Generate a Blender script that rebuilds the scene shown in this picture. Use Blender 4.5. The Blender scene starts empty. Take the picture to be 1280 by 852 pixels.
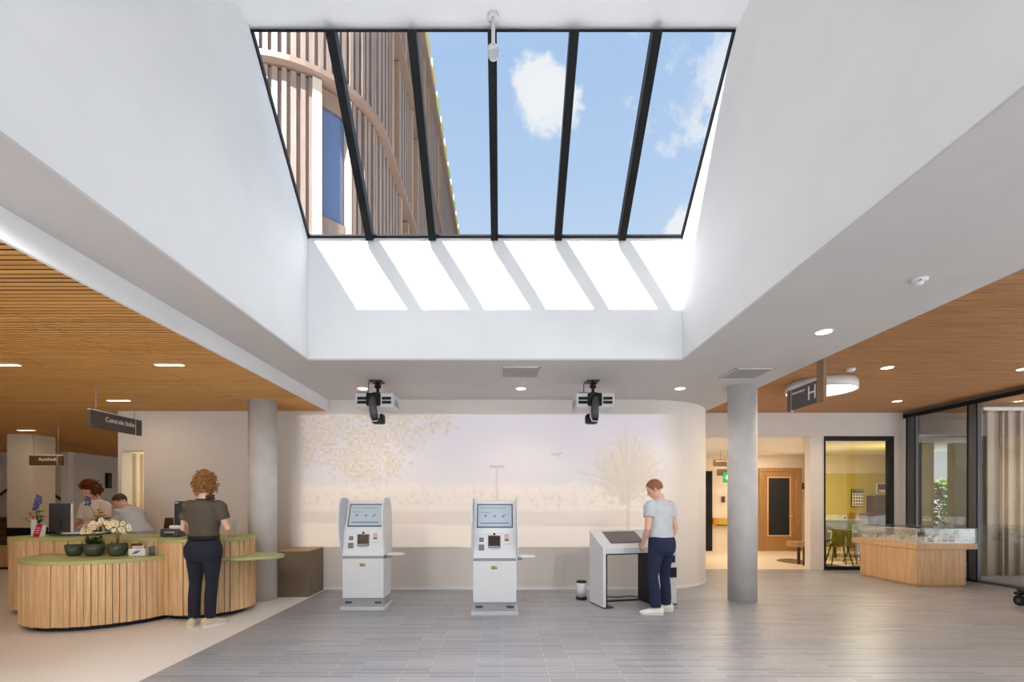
import bpy, bmesh, math, random
import numpy as np
from mathutils import Vector, Matrix, noise as mnoise
random.seed(7)
PI = math.pi
sc = bpy.context.scene
col = sc.collection
EYE = 1.45; F = 604.0; VX = 628.0; VY = 628.0
def at(px, py, Y):
    return Vector(((px-VX)*Y/F, Y, EYE+(VY-py)*Y/F))
def R(d): return math.radians(d)
def srgb(r, g, b):
    def f(c):
        c /= 255.0
        return c/12.92 if c <= 0.04045 else ((c+0.055)/1.055)**2.4
    return (f(r), f(g), f(b), 1.0)

# ------------------------------------------------------------------ materials
def newmat(name):
    m = bpy.data.materials.new(name); m.use_nodes = True
    nt = m.node_tree; b = nt.nodes.get('Principled BSDF')
    return m, nt, b
def N(nt, t, **kw):
    n = nt.nodes.new(t)
    for k, v in kw.items():
        if k.startswith('i_'):
            n.inputs[k[2:].replace('_', ' ')].default_value = v
        else: setattr(n, k, v)
    return n
def mat(name, c, rough=0.5, metal=0.0, spec=0.5, var=0.0, scale=8.0, bump=0.0):
    """a plain painted or moulded surface with a slight procedural mottling"""
    m, nt, b = newmat(name)
    b.inputs['Roughness'].default_value = rough; b.inputs['Metallic'].default_value = metal
    b.inputs['Specular IOR Level'].default_value = spec
    tc = N(nt, 'ShaderNodeTexCoord'); nz = N(nt, 'ShaderNodeTexNoise')
    nz.inputs['Scale'].default_value = scale; nz.inputs['Detail'].default_value = 3
    nt.links.new(tc.outputs['Object'], nz.inputs['Vector'])
    r = N(nt, 'ShaderNodeValToRGB'); r.color_ramp.elements[0].position = .3; r.color_ramp.elements[1].position = .7
    v = max(var, 0.02)
    r.color_ramp.elements[0].color = (c[0]*(1-v), c[1]*(1-v), c[2]*(1-v), 1)
    r.color_ramp.elements[1].color = (min(1, c[0]*(1+v)), min(1, c[1]*(1+v)), min(1, c[2]*(1+v)), 1)
    nt.links.new(nz.outputs['Fac'], r.inputs['Fac']); nt.links.new(r.outputs['Color'], b.inputs['Base Color'])
    if bump:
        bp = N(nt, 'ShaderNodeBump'); bp.inputs['Strength'].default_value = bump; bp.inputs['Distance'].default_value = .01
        nt.links.new(nz.outputs['Fac'], bp.inputs['Height']); nt.links.new(bp.outputs['Normal'], b.inputs['Normal'])
    return m
def wood(name, ca, cb, rough=0.5, stretch=(1, 1, 1), scale=6.0):
    m, nt, b = newmat(name); b.inputs['Roughness'].default_value = rough
    tc = N(nt, 'ShaderNodeTexCoord'); mp = N(nt, 'ShaderNodeMapping'); mp.inputs['Scale'].default_value = stretch
    nz = N(nt, 'ShaderNodeTexNoise'); nz.inputs['Scale'].default_value = scale; nz.inputs['Detail'].default_value = 6; nz.inputs['Roughness'].default_value = .65
    r = N(nt, 'ShaderNodeValToRGB'); r.color_ramp.elements[0].position = .32; r.color_ramp.elements[1].position = .7
    r.color_ramp.elements[0].color = ca; r.color_ramp.elements[1].color = cb
    nt.links.new(tc.outputs['Object'], mp.inputs['Vector']); nt.links.new(mp.outputs['Vector'], nz.inputs['Vector'])
    nt.links.new(nz.outputs['Fac'], r.inputs['Fac']); nt.links.new(r.outputs['Color'], b.inputs['Base Color'])
    return m
def emit(name, c, s):
    m, nt, b = newmat(name)
    b.inputs['Base Color'].default_value = c; b.inputs['Emission Color'].default_value = c; b.inputs['Emission Strength'].default_value = s
    return m
def glass(name, tint=(1, 1, 1, 1), gl=0.08):
    m, nt, b = newmat(name); nt.nodes.remove(b)
    out = nt.nodes.get('Material Output')
    t = N(nt, 'ShaderNodeBsdfTransparent'); t.inputs['Color'].default_value = tint
    g = N(nt, 'ShaderNodeBsdfGlossy'); g.inputs['Roughness'].default_value = .0
    lw = N(nt, 'ShaderNodeFresnel'); lw.inputs['IOR'].default_value = 1.45
    mx = N(nt, 'ShaderNodeMixShader')
    ma = N(nt, 'ShaderNodeMath', operation='MULTIPLY'); ma.inputs[1].default_value = gl/0.04
    mi = N(nt, 'ShaderNodeMath', operation='MINIMUM'); mi.inputs[1].default_value = .5
    nt.links.new(lw.outputs['Fac'], ma.inputs[0]); nt.links.new(ma.outputs[0], mi.inputs[0]); nt.links.new(mi.outputs[0], mx.inputs['Fac'])
    nt.links.new(t.outputs[0], mx.inputs[1]); nt.links.new(g.outputs[0], mx.inputs[2]); nt.links.new(mx.outputs[0], out.inputs['Surface'])
    return m

M = {}
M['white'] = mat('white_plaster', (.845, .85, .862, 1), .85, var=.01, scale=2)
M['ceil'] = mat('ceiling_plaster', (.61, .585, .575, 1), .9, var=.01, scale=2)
M['wall'] = mat('wall_plaster', (.76, .71, .67, 1), .8, var=.012, scale=1.5)
M['cream'] = mat('cream_plaster', (.80, .72, .60, 1), .8, var=.015, scale=2)
M['terrazzo'] = mat('cream_terrazzo', (.78, .745, .72, 1), .35, var=.05, scale=90)
M['warmfloor'] = mat('pale_linoleum', (.76, .66, .52, 1), .35, var=.03, scale=30)
M['concrete'] = mat('cast_concrete', (.63, .62, .615, 1), .75, var=.06, scale=5, bump=.05)
M['black'] = mat('black_powder_coat', (.009, .009, .010, 1), .45, spec=.25)
M['plinth'] = mat('black_plinth', (.02, .018, .018, 1), .6)
M['frame'] = mat('anthracite_aluminium', (.115, .125, .145, 1), .4, metal=.3)
M['kwhite'] = mat('white_lacquered_steel', (.70, .71, .735, 1), .35)
M['kgrey'] = mat('grey_steel', (.33, .35, .38, 1), .4)
M['kpale'] = mat('pale_grey_steel', (.55, .58, .62, 1), .4)
M['kdark'] = mat('dark_bezel', (.06, .065, .075, 1), .3)
M['green'] = mat('green_linoleum', (.44, .46, .19, 1), .45, var=.04, scale=12)
M['greendge'] = mat('green_linoleum_edge', (.43, .47, .22, 1), .45, var=.04, scale=12)
M['slatwood'] = wood('oak_cladding', srgb(204, 162, 116), srgb(240, 206, 160), .5, (14, 14, .7), 3)
M['ceilwood'] = wood('larch_slats', srgb(204, 144, 76), srgb(224, 168, 96), .55, (.3, 4, 4), 1.5)
M['ceilwood2'] = wood('oak_slats', srgb(150, 100, 58), srgb(198, 146, 96), .55, (.5, 12, 12), 3)
M['casewood'] = wood('pale_oak_veneer', srgb(196, 154, 108), srgb(228, 192, 148), .45, (10, 10, .6), 3)
M['doorwood'] = wood('oak_door', srgb(150, 110, 66), srgb(180, 138, 92), .45, (10, 10, .8), 3)
M['cabbrown'] = mat('bronze_laminate', srgb(118, 102, 84), .5, var=.03)
M['cabtop'] = wood('light_oak_top', srgb(176, 142, 104), srgb(206, 172, 132), .5, (1, 10, 1), 4)
M['dark'] = mat('gap_black', (.015, .011, .008, 1), .9)
M['sign'] = mat('sign_grey_brown', srgb(88, 80, 74), .5)
M['signdark'] = mat('sign_brown', srgb(92, 64, 40), .5)
M['signpole'] = mat('bronze_post', srgb(150, 118, 84), .45)
M['letters'] = mat('white_lettering', (.9, .9, .9, 1), .5)
M['bronze'] = wood('bronze_fin', srgb(116, 100, 90), srgb(136, 119, 108), .5, (8, 8, .5), 3)
M['bronze2'] = mat('tan_panel', srgb(150, 124, 102), .6, var=.05)
M['ledge'] = mat('bronze_ledge', srgb(120, 99, 86), .5, var=.03)
M['tglass'] = mat('reflective_window', (.075, .11, .21, 1), .04, spec=.8, var=.0, scale=.3)
M['tglassd'] = mat('dark_window', (.02, .024, .03, 1), .2, spec=.25)
M['glass'] = glass('clear_glass', (.96, .98, .97, 1), .035)
M['sglass'] = glass('skylight_glass', (.97, .98, .985, 1), .006)
M['cglass'] = glass('case_glass', (.95, .965, .97, 1), .02)
M['lampon'] = emit('lamp_glow', (1, .86, .66, 1), 6)
M['lampwarm'] = emit('strip_glow', (1, .72, .36, 1), 5)
M['drumglow'] = emit('drum_glow', (1, .83, .60, 1), 3.2)
M['projw'] = mat('projector_white', (.66, .66, .66, 1), .4)
M['projg'] = mat('projector_lens_grey', (.075, .072, .075, 1), .35)
M['yellowwall'] = mat('mustard_wall', srgb(196, 178, 84), .8, var=.02)
M['olive'] = mat('olive_fabric', srgb(150, 140, 40), .8, var=.06, scale=60)
M['greyfab'] = mat('grey_fabric', srgb(104, 106, 96), .9, var=.08, scale=60)
M['skin'] = mat('skin', srgb(224, 176, 152), .5, var=.03)
M['lip'] = mat('lips', srgb(180, 104, 96), .5)
M['eye'] = mat('eye_dark', (.03, .02, .015, 1), .2)
M['tee_dark'] = mat('olive_black_cotton', srgb(84, 74, 64), .9, var=.06, scale=20)
M['tee_grey'] = mat('pale_blue_grey_jersey', srgb(196, 202, 208), .9, var=.06, scale=14)
M['shirt_pale'] = mat('pale_blue_cotton', srgb(196, 198, 206), .9, var=.04, scale=14)
M['shirt_pink'] = mat('off_white_cotton', srgb(232, 224, 218), .9, var=.04, scale=14)
M['navy'] = mat('navy_cotton', srgb(24, 26, 42), .85, var=.1, scale=16)
M['denim'] = mat('dark_blue_denim', srgb(30, 39, 68), .9, var=.14, scale=18)
M['shoe_w'] = mat('white_leather', (.80, .79, .77, 1), .5)
M['shoe_b'] = mat('beige_mesh', srgb(206, 192, 166), .7, var=.05, scale=40)
M['sole'] = mat('white_rubber', (.75, .74, .70, 1), .6)
M['hair_g'] = mat('ginger_curls', srgb(164, 112, 62), .6, var=.4, scale=45)
M['hair_r'] = mat('auburn_hair', srgb(112, 50, 24), .6, var=.3, scale=40)
M['hair_b'] = mat('brown_hair', srgb(70, 40, 24), .6, var=.25, scale=50)
M['hair_s'] = mat('short_reddish_hair', srgb(146, 92, 62), .7, var=.2, scale=60)
M['pot'] = mat('grey_green_glaze', srgb(70, 76, 66), .25, var=.15, scale=14)
M['leaf'] = mat('dark_green_leaf', srgb(40, 72, 22), .5, var=.3, scale=20)
M['leafl'] = mat('fresh_green_leaf', srgb(92, 112, 32), .5, var=.3, scale=20)
M['stem'] = mat('plant_stem', srgb(96, 88, 44), .6)
M['petal'] = mat('white_petal', srgb(236, 226, 196), .6, var=.06, scale=30)
M['petaly'] = mat('yellow_centre', srgb(206, 160, 40), .6)
M['hyac'] = mat('violet_petals', srgb(104, 98, 166), .6, var=.2, scale=60)
M['orange'] = mat('orange_petals', srgb(226, 140, 30), .6, var=.2, scale=40)
M['yellow'] = mat('yellow_petals', srgb(206, 172, 70), .6, var=.2, scale=40)
M['red'] = mat('crimson_card', srgb(206, 24, 66), .5)
M['paper'] = mat('white_paper', (.8, .8, .79, 1), .7)
M['bluep'] = mat('blue_print', srgb(70, 110, 170), .6)
M['plasticw'] = mat('white_plastic', (.74, .74, .75, 1), .4)
M['screenoff'] = mat('screen_black', (.02, .02, .022, 1), .12)
M['screentan'] = mat('screen_dull', srgb(104, 96, 92), .18)
M['screen'] = emit('screen_pale', srgb(150, 162, 172), .42)
M['icon'] = mat('screen_icon', srgb(108, 118, 130), .5)
M['bar'] = mat('screen_bar', srgb(120, 126, 136), .5)
M['scan'] = mat('scanner_brown', srgb(56, 34, 24), .25, var=.3, scale=30)
M['pinkl'] = mat('pink_sticker', srgb(206, 170, 170), .5)
M['tan'] = mat('sticker_tan', srgb(196, 196, 150), .5)
M['grass'] = mat('paving_pale', (.60, .605, .62, 1), .8, var=.08, scale=6)
M['shrub'] = mat('shrub_leaves', srgb(84, 112, 52), .6, var=.4, scale=10)
M['stair'] = wood('stair_oak', srgb(76, 54, 36), srgb(104, 76, 50), .5, (.6, 10, 10), 3)
M['rail'] = mat('handrail_black', (.02, .018, .016, 1), .5)
M['exitgreen'] = emit('exit_green', srgb(20, 120, 70), .6)
M['mat_brown'] = mat('brown_floor_inlay', srgb(112, 84, 60), .6)
M['model_w'] = mat('model_card', (.86, .83, .78, 1), .7, var=.06, scale=40)
M['model_b'] = mat('model_brown', srgb(116, 62, 44), .7)
M['bluegrey'] = mat('cable_violet', srgb(70, 60, 130), .5)
M['limecap'] = mat('lime_capping', srgb(188, 184, 120), .7)
M['beigefin'] = mat('beige_cladding', srgb(160, 142, 124), .7, var=.04)
M['palefin'] = mat('pale_fin', srgb(176, 164, 150), .6)
M['wallgrey'] = mat('grey_render', (.22, .22, .23, 1), .8)
M['grille'] = mat('vent_grille', (.36, .34, .33, 1), .6)
M['curtain'] = mat('window_curtain', srgb(120, 136, 168), .8)

# floor tiles: narrow planks laid across the hall
def tile_mat():
    m, nt, b = newmat('slate_plank_tiles')
    b.inputs['Roughness'].default_value = .33
    tc = N(nt, 'ShaderNodeTexCoord'); br = N(nt, 'ShaderNodeTexBrick')
    br.inputs['Scale'].default_value = 1.0; br.inputs['Brick Width'].default_value = .62; br.inputs['Row Height'].default_value = .085
    br.inputs['Mortar Size'].default_value = .0035; br.inputs['Mortar Smooth'].default_value = .2; br.inputs['Bias'].default_value = 0
    br.offset = .37; br.offset_frequency = 2
    br.inputs['Color1'].default_value = (.25, .257, .29, 1); br.inputs['Color2'].default_value = (.345, .352, .385, 1); br.inputs['Mortar'].default_value = (.50, .49, .48, 1)
    nz = N(nt, 'ShaderNodeTexNoise'); nz.inputs['Scale'].default_value = 3; nz.inputs['Detail'].default_value = 5
    mp = N(nt, 'ShaderNodeMapping'); mp.inputs['Scale'].default_value = (1, 12, 1)
    mx = N(nt, 'ShaderNodeMixRGB', blend_type='MULTIPLY'); mx.inputs['Fac'].default_value = 1
    rp = N(nt, 'ShaderNodeValToRGB'); rp.color_ramp.elements[0].color = (.82, .82, .82, 1); rp.color_ramp.elements[1].color = (1.12, 1.12, 1.12, 1)
    nt.links.new(tc.outputs['Object'], br.inputs['Vector']); nt.links.new(tc.outputs['Object'], mp.inputs['Vector']); nt.links.new(mp.outputs['Vector'], nz.inputs['Vector'])
    nt.links.new(nz.outputs['Fac'], rp.inputs['Fac']); nt.links.new(br.outputs['Color'], mx.inputs['Color1']); nt.links.new(rp.outputs['Color'], mx.inputs['Color2'])
    nt.links.new(mx.outputs['Color'], b.inputs['Base Color'])
    bp = N(nt, 'ShaderNodeBump'); bp.inputs['Strength'].default_value = .12; bp.inputs['Distance'].default_value = .004; bp.invert = True
    nt.links.new(br.outputs['Fac'], bp.inputs['Height']); nt.links.new(bp.outputs['Normal'], b.inputs['Normal'])
    return m
M['tile'] = tile_mat()
def vcol_mat():  # base colour carries the picture thrown by the projectors
    m, nt, b = newmat('projection_paint'); b.inputs['Roughness'].default_value = .85
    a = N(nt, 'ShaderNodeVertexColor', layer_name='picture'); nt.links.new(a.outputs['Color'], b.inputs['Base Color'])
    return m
M['painted_projection'] = vcol_mat()

# ------------------------------------------------------------------ mesh builder
class MB:
    def __init__(s): s.v = []; s.f = []; s.sm = []
    def add(s, vs, fs, smooth=False, X=None):
        b = len(s.v)
        s.v += [(X @ Vector(p)) if X is not None else Vector(p) for p in vs]
        s.f += [tuple(b+i for i in f) for f in fs]; s.sm += [smooth]*len(fs)
        return s
    def box(s, x0, x1, y0, y1, z0, z1, X=None):
        vs = [(x0, y0, z0), (x1, y0, z0), (x1, y1, z0), (x0, y1, z0), (x0, y0, z1), (x1, y0, z1), (x1, y1, z1), (x0, y1, z1)]
        return s.add(vs, [(3, 2, 1, 0), (4, 5, 6, 7), (0, 1, 5, 4), (1, 2, 6, 5), (2, 3, 7, 6), (3, 0, 4, 7)], False, X)
    def rings(s, rs, smooth=True, cap=True, X=None, closed=False):
        n = len(rs[0]); vs = [p for r in rs for p in r]; b = len(s.v)
        fs = []
        m = len(rs)
        for i in range(m if closed else m-1):
            for j in range(n):
                a = i*n+j; c = i*n+(j+1) % n; i2 = (i+1) % m
                fs.append((a, c, i2*n+(j+1) % n, i2*n+j))
        s.add(vs, fs, smooth, X)
        if cap and not closed:
            s.f.append(tuple(b+j for j in reversed(range(n)))); s.sm.append(False)
            s.f.append(tuple(b+(m-1)*n+j for j in range(n))); s.sm.append(False)
        return s
    def prism(s, poly, z0, z1, smooth=False, X=None):
        return s.rings([[(p[0], p[1], z0) for p in poly], [(p[0], p[1], z1) for p in poly]], smooth, True, X)
    def xprism(s, poly, x0, x1, X=None):   # poly of (y, z)
        return s.rings([[(x0, p[0], p[1]) for p in poly], [(x1, p[0], p[1]) for p in poly]], False, True, X)
    def cyl(s, p0, p1, r0, r1=None, n=20, smooth=True, X=None, cap=True):
        return s.tube([p0, p1], [r0, r0 if r1 is None else r1], n, smooth, X, cap)
    def tube(s, pts, rad, n=10, smooth=True, X=None, cap=True, ref=None):
        pts = [Vector(p) for p in pts]; rs = []
        for i, p in enumerate(pts):
            t = (pts[min(i+1, len(pts)-1)]-pts[max(i-1, 0)]).normalized()
            r = Vector(ref) if ref is not None else (Vector((0, 0, 1)) if abs(t.z) < .9 else Vector((1, 0, 0)))
            u = (r - t*r.dot(t)).normalized(); w = t.cross(u)
            q = rad[i] if isinstance(rad, (list, tuple)) else rad
            a, b = (q if isinstance(q, (list, tuple)) else (q, q))
            rs.append([p+u*math.cos(2*PI*k/n)*a+w*math.sin(2*PI*k/n)*b for k in range(n)])
        return s.rings(rs, smooth, cap, X)
    def ball(s, c, r, nu=16, nv=10, X=None):
        rx, ry, rz = r if isinstance(r, (list, tuple)) else (r, r, r)
        rs = []
        for i in range(nv+1):
            a = -PI/2+PI*i/nv; k = max(math.cos(a), .02)
            rs.append([(c[0]+rx*k*math.cos(2*PI*j/nu), c[1]+ry*k*math.sin(2*PI*j/nu), c[2]+rz*math.sin(a)) for j in range(nu)])
        return s.rings(rs, True, True, X)
    def lathe(s, prof, c=(0, 0, 0), n=28, X=None):  # prof of (r, z)
        rs = [[(c[0]+max(r, .0005)*math.cos(2*PI*j/n), c[1]+max(r, .0005)*math.sin(2*PI*j/n), c[2]+z) for j in range(n)] for r, z in prof]
        return s.rings(rs, True, True, X)
    def plate(s, O, U, V, u0, u1, v0, v1, t0, t1):
        O, U, V = Vector(O), Vector(U).normalized(), Vector(V).normalized(); W = U.cross(V)
        X = Matrix((( U.x, V.x, W.x, O.x), (U.y, V.y, W.y, O.y), (U.z, V.z, W.z, O.z), (0, 0, 0, 1)))
        return s.box(u0, u1, v0, v1, t0, t1, X)
    def build(s, name, m, parent=None, bevel=0.0, seg=2, remesh=0.0, sub=0):
        me = bpy.data.meshes.new(name); me.from_pydata([tuple(p) for p in s.v], [], s.f); me.validate(); 
        if len(me.polygons) == len(s.sm): me.polygons.foreach_set('use_smooth', s.sm)
        me.update()
        bm = bmesh.new(); bm.from_mesh(me); bmesh.ops.recalc_face_normals(bm, faces=bm.faces); bm.to_mesh(me); bm.free()
        me.materials.append(m if not isinstance(m, str) else M[m])
        o = bpy.data.objects.new(name, me); col.objects.link(o)
        if parent is not None: o.parent = parent
        if bevel:
            b = o.modifiers.new('b', 'BEVEL'); b.width = bevel; b.segments = seg; b.limit_method = 'ANGLE'; b.angle_limit = R(40)
        if remesh:
            b = o.modifiers.new('r', 'REMESH'); b.mode = 'VOXEL'; b.voxel_size = remesh; b.use_smooth_shade = True
            c = o.modifiers.new('s', 'SMOOTH'); c.factor = .5; c.iterations = 4
        if sub:
            b = o.modifiers.new('u', 'SUBSURF'); b.levels = sub; b.render_levels = sub
        return o
def B(x0, x1, y0, y1, z0, z1): return MB().box(x0, x1, y0, y1, z0, z1)
def tag(o, label=None, cat=None, group=None, kind=None):
    if label: o['label'] = label
    if cat: o['category'] = cat
    if group: o['group'] = group
    if kind: o['kind'] = kind
    return o
def empty(name, loc, rz=0.0, label=None, cat=None, group=None):
    o = bpy.data.objects.new(name, None); col.objects.link(o); o.empty_display_size = .1
    o.location = loc; o.rotation_euler = (0, 0, rz)
    return tag(o, label, cat, group)
def struct(o, label=None): o['kind'] = 'structure'; return tag(o, label)
def copy_tree(o, parent=None):
    c = o.copy(); col.objects.link(c)
    if parent is not None: c.parent = parent
    for ch in [x for x in bpy.data.objects if x.parent == o]: copy_tree(ch, c)
    return c
def text(name, s, size, m, parent, mw, depth=.002, align='LEFT'):
    cu = bpy.data.curves.new(name, 'FONT'); cu.body = s; cu.size = size; cu.extrude = depth; cu.align_x = align; cu.align_y = 'CENTER'
    tmp = bpy.data.objects.new(name+'_tmp', cu); col.objects.link(tmp); dg = bpy.context.evaluated_depsgraph_get(); dg.update()
    me = bpy.data.meshes.new_from_object(tmp.evaluated_get(dg)); bpy.data.objects.remove(tmp); me.materials.clear(); me.materials.append(M[m])
    o = bpy.data.objects.new(name, me); col.objects.link(o); o.parent = parent; o.matrix_local = mw
    return o
def basis(O, U, V):
    O, U, V = Vector(O), Vector(U).normalized(), Vector(V).normalized(); W = U.cross(V)
    return Matrix(((U.x, V.x, W.x, O.x), (U.y, V.y, W.y, O.y), (U.z, V.z, W.z, O.z), (0, 0, 0, 1)))
# ------------------------------------------------------------------ key dimensions
YW = 8.07; ZC = 3.17; ZL = 2.98; ZR = 3.39; XL, XR = -2.348, 2.174; YB = 5.836; YT = 4.52; ZG = 4.668; ZT = 5.865
XE = -2.91; XF = 8.66; YR = 10.43; XP = 3.83; YF = -1.7

# ------------------------------------------------------------------ floors
struct(B(-2.95, 9.0, YF, YR+.1, -.12, 0).build('floor', 'tile'))
struct(B(-17, -2.95, YF, 21, -.12, 0).build('floor', 'terrazzo'))
struct(B(3.7, 12.3, YR+.1, 14.75, -.12, 0).build('floor', 'warmfloor'))
struct(B(-30, 40, -40, YF-.2, -.14, -.02).build('ground', 'grass'))  # unseen pale paving, added to bounce sunlight indoors
struct(B(9.0, 24, YF, 24, -.14, -.02).build('ground', 'grass'))
# brown inlay in the corridor floor
mb = MB()
poly = [(7.62+.8*math.cos(R(a)), 11.85+.72*math.sin(R(a))) for a in range(100, 290, 8)]
mb.prism(poly, .0005, .004); struct(mb.build('floor_inlay', 'mat_brown'))

# ------------------------------------------------------------------ walls
arc = [(2.40+1.5*math.cos(R(a)), 9.57+1.5*math.sin(R(a))) for a in range(-90, 1, 5)]
arci = [(2.40+1.3*math.cos(R(a)), 9.57+1.3*math.sin(R(a))) for a in range(0, -91, -5)]
mb = MB(); mb.prism([(-5.99, YW)]+arc+[(3.9, 14.6), (3.7, 14.6)]+arci+[(-5.99, YW+.2)], 0, 3.3)
wb = struct(mb.build('wall_back', 'wall'))
bo = [(-2.985, YW-.012), (2.40, YW-.012)]+[(2.40+1.512*math.cos(R(a)), 9.57+1.512*math.sin(R(a))) for a in range(-85, 1, 5)]+[(3.912, 10.42)]
bi = [(3.905, 10.42)]+[(2.40+1.504*math.cos(R(a)), 9.57+1.504*math.sin(R(a))) for a in range(0, -86, -5)]+[(2.40, YW-.004), (-2.985, YW-.004)]
struct(MB().prism(bo+bi, .0, .05).build('baseboard_back', 'white'))
mb = MB(); mb.box(-6.42, -5.99, YW, YW+.2, 2.32, 3.1); mb.box(-6.42, -6.36, YW, YW+.2, 0, 2.32)
struct(mb.build('wall_lintel', 'wall'))
mb = MB(); mb.box(-6.44, -6.37, YW+.2, 13.5, 0, 2.6); mb.box(-6.44, -3.0, 13.5, 13.6, 0, 2.6)
struct(mb.build('wall_passage', 'cream'))
mb = MB()
for y in (8.36, 8.52, 8.9): mb.box(-6.37, -6.33, y, y+.05, 0, 2.3)
struct(mb.build('trim_1', 'cream'))
struct(B(-6.36, -3.0, YW+.2, 13.5, 2.6, 2.66).build('ceiling', 'cream'))
# far hall
mb = MB(); mb.box(-17, -13.05, 14.7, 14.9, 0, 3.05)
struct(mb.build('wall_left', 'wall'))
struct(B(-13.25, -13.03, 14.5, 14.7, 0, 2.98).build('trim_2', 'white'))
mb = MB(); mb.box(-13.1, -13.05, 14.9, 20.6, 0, 3.05); mb.box(-13.1, -3, 20.6, 20.8, 0, 3.05)
struct(mb.build('wall_far', 'wall'))
struct(B(-17.2, -17, YF, 14.9, 0, 3.5).build('wall_side', 'wall'))
mb = MB(); mb.box(-17, -9.0, YF-.2, YF, 0, 3.5); mb.box(-9.0, -2.95, YF-.2, YF, 2.9, 3.5)
struct(mb.build('wall_front', 'wall'))

# right rear wall with the corridor opening and the glazed room
mb = MB(); mb.box(3.9, 8.80, YR, YR+.2, 2.883, 3.6); mb.box(6.65, 6.94, YR, YR+.2, 0, 2.883); mb.box(8.44, 8.80, YR, YR+.2, 0, 2.883)
struct(mb.build('wall_right', 'wall'))
mb = MB(); mb.box(3.9, 12.3, 14.6, 14.75, 0, 2.95)
struct(mb.build('wall_corridor', 'cream'))
pq = [(6.74, YR+.2), (9.26, 14.6), (9.36, 14.6), (6.86, YR+.2)]
struct(MB().prism(pq, 0, 2.9).build('wall_partition', 'cream'))
struct(MB().prism([(8.66, YR+.2), (12.1, 14.6), (12.2, 14.6), (8.80, YR+.2)], 0, 2.9).build('wall_room', 'yellowwall'))
struct(B(3.9, 12.3, YR+.2, 14.75, 2.884, 2.95).build('ceiling', 'white'))
struct(B(9.3, 12.12, 14.56, 14.6, 0, 2.33).build('wall_mustard', 'yellowwall'))

# ------------------------------------------------------------------ ceilings
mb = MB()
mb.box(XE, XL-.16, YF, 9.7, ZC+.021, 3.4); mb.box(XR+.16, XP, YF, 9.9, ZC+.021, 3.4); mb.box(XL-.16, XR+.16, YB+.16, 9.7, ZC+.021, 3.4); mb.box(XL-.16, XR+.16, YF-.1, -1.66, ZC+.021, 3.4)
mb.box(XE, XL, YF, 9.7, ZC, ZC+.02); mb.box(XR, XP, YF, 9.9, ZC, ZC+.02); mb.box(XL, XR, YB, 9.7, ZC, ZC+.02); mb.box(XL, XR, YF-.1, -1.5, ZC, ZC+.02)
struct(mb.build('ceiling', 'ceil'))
struct(B(XE-.03, XE+.0, YF, YW, ZL, 3.4).build('trim_3', 'white'))
def slats(x_breaks, y0, y1, pitch, w, z0, h, m, gap=.006, skip=None):
    mb = MB(); y = y0; rnd = random.Random(3)
    while y < y1:
        off = rnd.uniform(-.002, .002)
        for a, b in zip(x_breaks[:-1], x_breaks[1:]):
            mb.box(a+gap/2, b-gap/2, y, y+w, z0+off, z0+h)
        y += pitch
    return struct(mb.build('ceiling', m))
slats([-17, -14.7, -12.3, -9.9, -7.5, -5.1, -3.95, XE-.03], YF, 20.6, .062, .031, ZL, .009, 'ceilwood', .012)
struct(B(-17, XE-.03, YF, 20.6, ZL+.035, ZL+.06).build('ceiling', 'dark'))
slats([XP+.002, 5.2, 6.6, 8.0, XF+.1], YF, YR, .046, .036, ZR, .025, 'ceilwood2', .004)
struct(B(XP, 9.0, YF, YR, ZR+.03, ZR+.06).build('ceiling', 'dark'))
# roofs that keep the daylight out
mb = MB()
mb.box(-17.2, -2.52, YF-.2, 21, 3.5, 3.72); mb.box(2.34, 9.0, YF-.2, YR+.2, 3.6, 3.72); mb.box(-2.52, 2.34, 6.02, 21, 3.5, 3.72)
mb.box(2.34, 12.3, YR+.2, 15, 3.5, 3.72)
struct(mb.build('roof', 'concrete'))
# ------------------------------------------------------------------ skylight shaft
prof = [(-1.66, ZC+.0205), (YB+.16, ZC+.0205), (YB+.16, ZG-.14), (YB, ZG), (YT, ZT), (-1.66, ZT)]
struct(MB().xprism(prof, XL-.16, XL).build('wall_shaft', 'white'))
struct(MB().xprism(prof, XR, XR+.16).build('wall_shaft', 'white'))
struct(B(XL, XR, YB, YB+.16, ZC+.0205, ZG-.02).build('wall_shaft', 'white'))
struct(B(XL, XR, -1.66, -1.5, ZC+.0205, ZT).build('wall_shaft', 'white'))
struct(B(XL-.16, XR+.16, -1.66, YT, ZT, ZT+.02).build('ceiling', 'white'))
O = Vector((XL, YB, ZG)); U = Vector((1, 0, 0)); V = Vector((0, YT-YB, ZT-ZG)); L = V.length; W_ = XR-XL
sky = struct(MB().plate(O, U, V, 0, W_, 0, L, -.004, .004).build('window_1', 'sglass'), 'sloping skylight of six clear panes above the hall')
mb = MB(); mb.plate(O, U, V, 0, .014, -.02, L, -.03, .03); mb.plate(O, U, V, W_-.014, W_, -.02, L, -.03, .03); mb.plate(O, U, V, 0, W_, -.012, .012, -.025, .03); mb.plate(O, U, V, 0, W_, L-.01, L+.01, -.02, .03)
mb.build('window_frame', 'black', sky)
for x in (-1.595, -.841, -.095, .668, 1.437):
    MB().plate(O, U, V, x-XL-.042, x-XL+.042, -.02, L+.01, -.04, .09).build('glazing_bar', 'black', sky)

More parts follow.
